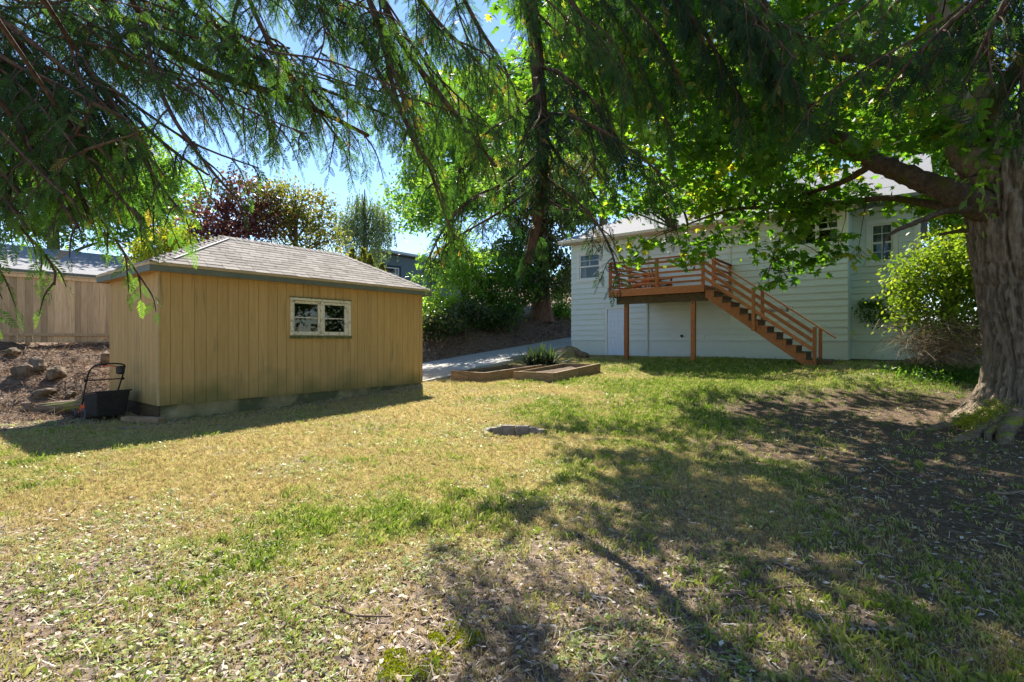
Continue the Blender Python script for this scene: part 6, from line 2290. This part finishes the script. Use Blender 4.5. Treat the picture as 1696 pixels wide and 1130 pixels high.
x_, y_, g = lawn_points(190000, 1.6, 19.5, 61, 0.6)
grass_, bare_, lit_, green_ = zone(x_, y_)
keep = ok_mask(x_, y_) & (g.random(len(x_)) < grass_ * 0.97 + 0.008)
u_ = UX * x_ + UY * y_
keep &= (u_ > -12.9)
x_, y_, green_, grass_ = x_[keep], y_[keep], green_[keep], grass_[keep]
n_ = len(x_)
z_ = H(x_, y_)
pl_ = sstep(0.1, 1.05, green_ + 0.9 * (fbm(x_, y_, 0.3, 71, 3) - 0.5))
lush = np.clip(0.45 * pl_ + 0.75 * (g.random(n_) < pl_ * 0.75) * g.uniform(0.5, 1.0, n_), 0, 1)
hgt = (0.024 + 0.028 * g.random(n_) + 0.06 * lush * g.random(n_) ** 1.3) * (1 + 0.035 * np.clip(y_ - 3, 0, 10))
tin = np.clip(0.20 + 0.60 * lush + 0.17 * g.normal(size=n_), 0, 1)
ang = g.uniform(0, 2 * np.pi, n_)
lean = g.normal(size=(n_, 3)) * 0.12
zax = np.stack([lean[:, 0], lean[:, 1], np.ones(n_)], 1)
xax = np.stack([np.cos(ang), np.sin(ang), np.zeros(n_)], 1)
Mx = axes(xax, zax)
GL = Leaves()
pp = np.stack([x_, y_, z_], 1)
sc3 = hgt[:, None, None]
for k in range(4):
    tv_, tf_ = tuft(4, 200 + k)
    sel = np.arange(n_) % 4 == k
    GL.add(tv_, tf_, Mx[sel] * sc3[sel], pp[sel], tin[sel])
go = GL.build('lawn_grass', 'grass')
go['label'] = 'patchy dry lawn grass with green tufts'
go['category'] = 'grass'

# broad leaved weeds
x_, y_, g = lawn_points(26000, 1.7, 17, 62, 0.6)
grass_, bare_, lit_, green_ = zone(x_, y_)
wn = fbm(x_, y_, 0.8, 81, 3)
keep = ok_mask(x_, y_) & (wn > 0.535 + 0.10 * sstep(-1.0, 2.0, x_)) & (bare_ < 0.5) & (UX * x_ + UY * y_ > -12.4)
x_, y_ = x_[keep], y_[keep]
WLv = Leaves()
nw = len(x_)
zz_ = H(x_, y_)
for k in range(4):
    a = g.uniform(0, 2 * np.pi, nw)
    d = np.stack([np.cos(a), np.sin(a), g.uniform(0.05, 0.7, nw)], 1)
    up_ = np.tile(np.array((0, 0, 1.0)), (nw, 1)) + g.normal(size=(nw, 3)) * 0.25
    s_ = 0.027 * g.uniform(0.5, 1.4, nw) * (1 + 0.06 * y_)
    WLv.add(KV, KF, axes(d, up_) * s_[:, None, None], np.stack([x_ + g.normal(size=nw) * 0.02, y_ + g.normal(size=nw) * 0.02, zz_ + 0.012], 1), np.clip(0.32 + 0.22 * g.normal(size=nw), 0, 1))
wo_ = WLv.build('lawn_weeds', 'weed')
wo_['label'] = 'low broad leaved weeds scattered through the lawn'
wo_['category'] = 'weeds'

# litter: dead leaves and needles
x_, y_, g = lawn_points(130000, 1.6, 17, 63, 0.45)
grass_, bare_, lit_, green_ = zone(x_, y_)
keep = ok_mask(x_, y_) & (g.random(len(x_)) < np.maximum(0.7 * lit_, 0.40 * bare_) + 0.09)
x_, y_ = x_[keep], y_[keep]
nl2 = len(x_)
zz_ = H(x_, y_) + 0.006 + 0.02 * g.random(nl2)
LT = Leaves()
a = g.uniform(0, 2 * np.pi, nl2)
d = np.stack([np.cos(a), np.sin(a), g.normal(size=nl2) * 0.22], 1)
up_ = np.tile(np.array((0, 0, 1.0)), (nl2, 1)) + g.normal(size=(nl2, 3)) * 0.35
thin = g.random(nl2) < 0.62
NV = np.array([(0, -0.03, 0), (1, -0.02, 0.02), (1, 0.02, 0.02), (0, 0.03, 0)])
NF = np.array([(0, 1, 2, 3)])
ax = axes(d, up_)
pp = np.stack([x_, y_, zz_], 1)
s_ = 0.025 + 0.075 * g.random(nl2) ** 2.2
LT.add(NV, NF, (ax * s_[:, None, None])[thin], pp[thin], g.random(thin.sum()) ** 0.9)
s_ = g.uniform(0.018, 0.045, nl2) * (1 + 0.05 * y_)
LT.add(KV, KF, (ax * s_[:, None, None])[~thin], pp[~thin], g.random((~thin).sum()) ** 1.3)
lo_ = LT.build('leaf_litter', 'litter')
lo_['label'] = 'dead leaves and needles strewn over the ground'
lo_['category'] = 'leaf litter'

# brush and litter on the dirt bank
g = np.random.default_rng(64)
nb3 = 16000
u3 = -g.uniform(12.6, 17.9, nb3)
v3 = g.uniform(-1.0, 5.0, nb3)
u4 = -g.uniform(14.5, 18, nb3)
v4 = g.uniform(10.5, 27, nb3)
u3 = np.concatenate([u3, u4])
v3 = np.concatenate([v3, v4])
x_ = UX * u3 + VX * v3
y_ = UY * u3 + VY * v3
inside = (u3 > -13.8) & (v3 > 3.35) & (v3 < 9.9)
x_, y_ = x_[~inside], y_[~inside]
nb3 = len(x_)
a = g.uniform(0, 2 * np.pi, nb3)
d = np.stack([np.cos(a), np.sin(a), g.normal(size=nb3) * 0.3], 1)
LT = Leaves()
up_ = np.tile(np.array((0, 0, 1.0)), (nb3, 1)) + g.normal(size=(nb3, 3)) * 0.4
pp = np.stack([x_, y_, H(x_, y_) + 0.02 * g.random(nb3) + 0.004], 1)
hf = nb3 // 2
LT.add(NV, NF, axes(d, up_)[:hf] * g.uniform(0.08, 0.34, hf)[:, None, None] * np.array((1, 0.7, 0.7)), pp[:hf], g.random(hf) ** 1.2 * 0.85)
LT.add(KV, KF, axes(d, up_)[hf:] * g.uniform(0.04, 0.11, nb3 - hf)[:, None, None], pp[hf:], g.random(nb3 - hf) ** 1.2 * 0.9)
bo_ = LT.build('bank_litter', 'banklitter')
bo_['label'] = 'dry brown leaves and twigs covering the dirt bank'
bo_['category'] = 'leaf litter'


# fallen sticks
def stick(pts, r, label, mat='twig', forks=0, seed=1):
    P3 = [np.array((q[0], q[1], Hs(q[0], q[1]) + r + 0.012 + (q[2] if len(q) > 2 else 0))) for q in pts]
    b0 = P3[0]
    sp = smooth_path([p - b0 for p in P3], 4)
    mb_ = MB().tube(sp, np.linspace(r, r * 0.4, len(sp)), 7)
    g = random.Random(seed)
    for k in range(forks):
        i = g.randrange(1, len(sp) - 1)
        dv = np.array((g.uniform(-.2, .2), g.uniform(-.15, .15), g.uniform(0.0, 0.06)))
        mb_.tube([sp[i], sp[i] + dv], [r * 0.5, r * 0.2], 5)
    o = mb_.build('fallen_branch', mat, None, smooth=True)
    o.location = tuple(b0)
    return tag(o, label, 'branch', 'fallen sticks on the lawn')


def gp(px, py, z=0.02):
    D_ = F * (CAMZ - z) / (py - HZ)
    return ((px - 848) / F * D_, D_)


stick([gp(1645, 818), gp(1670, 820), gp(1720, 810)], 0.016, 'pale straight stick on the dark soil at the right edge, the upper of two', forks=1)
stick([gp(1590, 838), gp(1640, 848), gp(1710, 868)], 0.011, 'thin greenish twig below the pale stick at the right edge', 'log', 2, 3)
stick([gp(565, 1010), gp(590, 1022), gp(650, 1022)], 0.011, 'curved bare twig in the shade at the bottom left of centre', forks=2, seed=4)
stick([gp(1195, 985), gp(1260, 978), gp(1330, 972), gp(1395, 990)], 0.011, 'long thin branch lying across the shaded grass lower right of centre', forks=4, seed=5)
stick([gp(1275, 930), gp(1310, 945), gp(1335, 955)], 0.009, 'short twig just above the long thin branch on the shaded grass', forks=2, seed=6)
stick([gp(1455, 768), gp(1480, 785), gp(1510, 800)], 0.013, 'forked stick on the bare soil between the lawn and the maple roots', forks=3, seed=7)

# moss cushions in the foreground
for k, (px, py, r_, lb) in enumerate(((742, 1052, 0.11, 'round bright green moss cushion in the shade, the upper of two at bottom centre'),
                                      (672, 1102, 0.12, 'bright green moss cushion at the bottom edge left of centre'))):
    c_ = gp(px, py)
    g = np.random.default_rng(70 + k)
    nm_ = 1600
    rr = r_ * np.sqrt(g.random(nm_))
    a = g.uniform(0, 2 * np.pi, nm_)
    oc = g.normal(size=(7, 2)) * r_ * 0.75
    wk_ = g.integers(0, 7, nm_)
    sc_ = g.uniform(0.25, 0.7, 7)[wk_]
    hx = rr * np.cos(a) * 1.1 * sc_ + oc[wk_, 0]
    hy = rr * np.sin(a) * sc_ + oc[wk_, 1]
    hz = 0.022 * (1 - (rr / r_) ** 2) * sc_ + 0.004
    L = Leaves()
    d = g.normal(size=(nm_, 3)) * 0.5
    d[:, 2] = 1
    L.add(KV, KF, axes(d, rnd_unit(nm_)) * (0.016 * g.uniform(0.6, 1.3, nm_))[:, None, None], np.stack([hx, hy, hz], 1), np.clip(0.5 + 0.25 * g.normal(size=nm_), 0, 1))
    o = L.build('moss_cushion', 'moss', None, stuff=False)
    o.location = (c_[0], c_[1], Hs(*c_))
    tag(o, lb, 'moss', 'moss cushions')

# unseen trees added right and behind: they darken window reflections and shade the yard
for k, (x_, y_, h_, lb) in enumerate(((17.5, 12.0, 4.2, 'unseen leafy hedge tree added at the right side of the yard beyond the maple'), (18.5, 5.0, 4.6, 'unseen broad hedge tree added at the right side of the yard nearer the viewer'),
                                      (17.0, -2.5, 4.4, 'unseen hedge tree added behind the viewer at the right side of the yard'))):
    z0_ = Hs(x_, y_)
    bush_tree('unseen_hedge_tree', lb, 'tree', (x_, y_, z0_), 0.2, [(x_, y_, z0_ + h_ * 0.4, 2.2, 2.8, h_ * 0.42), (x_ + 0.3, y_ + 1.2, z0_ + h_, 2.4, 2.8, h_ * 0.5), (x_, y_ - 1.3, z0_ + h_ * 1.2, 2.2, 2.5, h_ * 0.5)],
              4500, 0.36, 'green', seed=90 + k, tint=0.5, spread=0.5, group='unseen hedge trees added on the right', limbs=8)
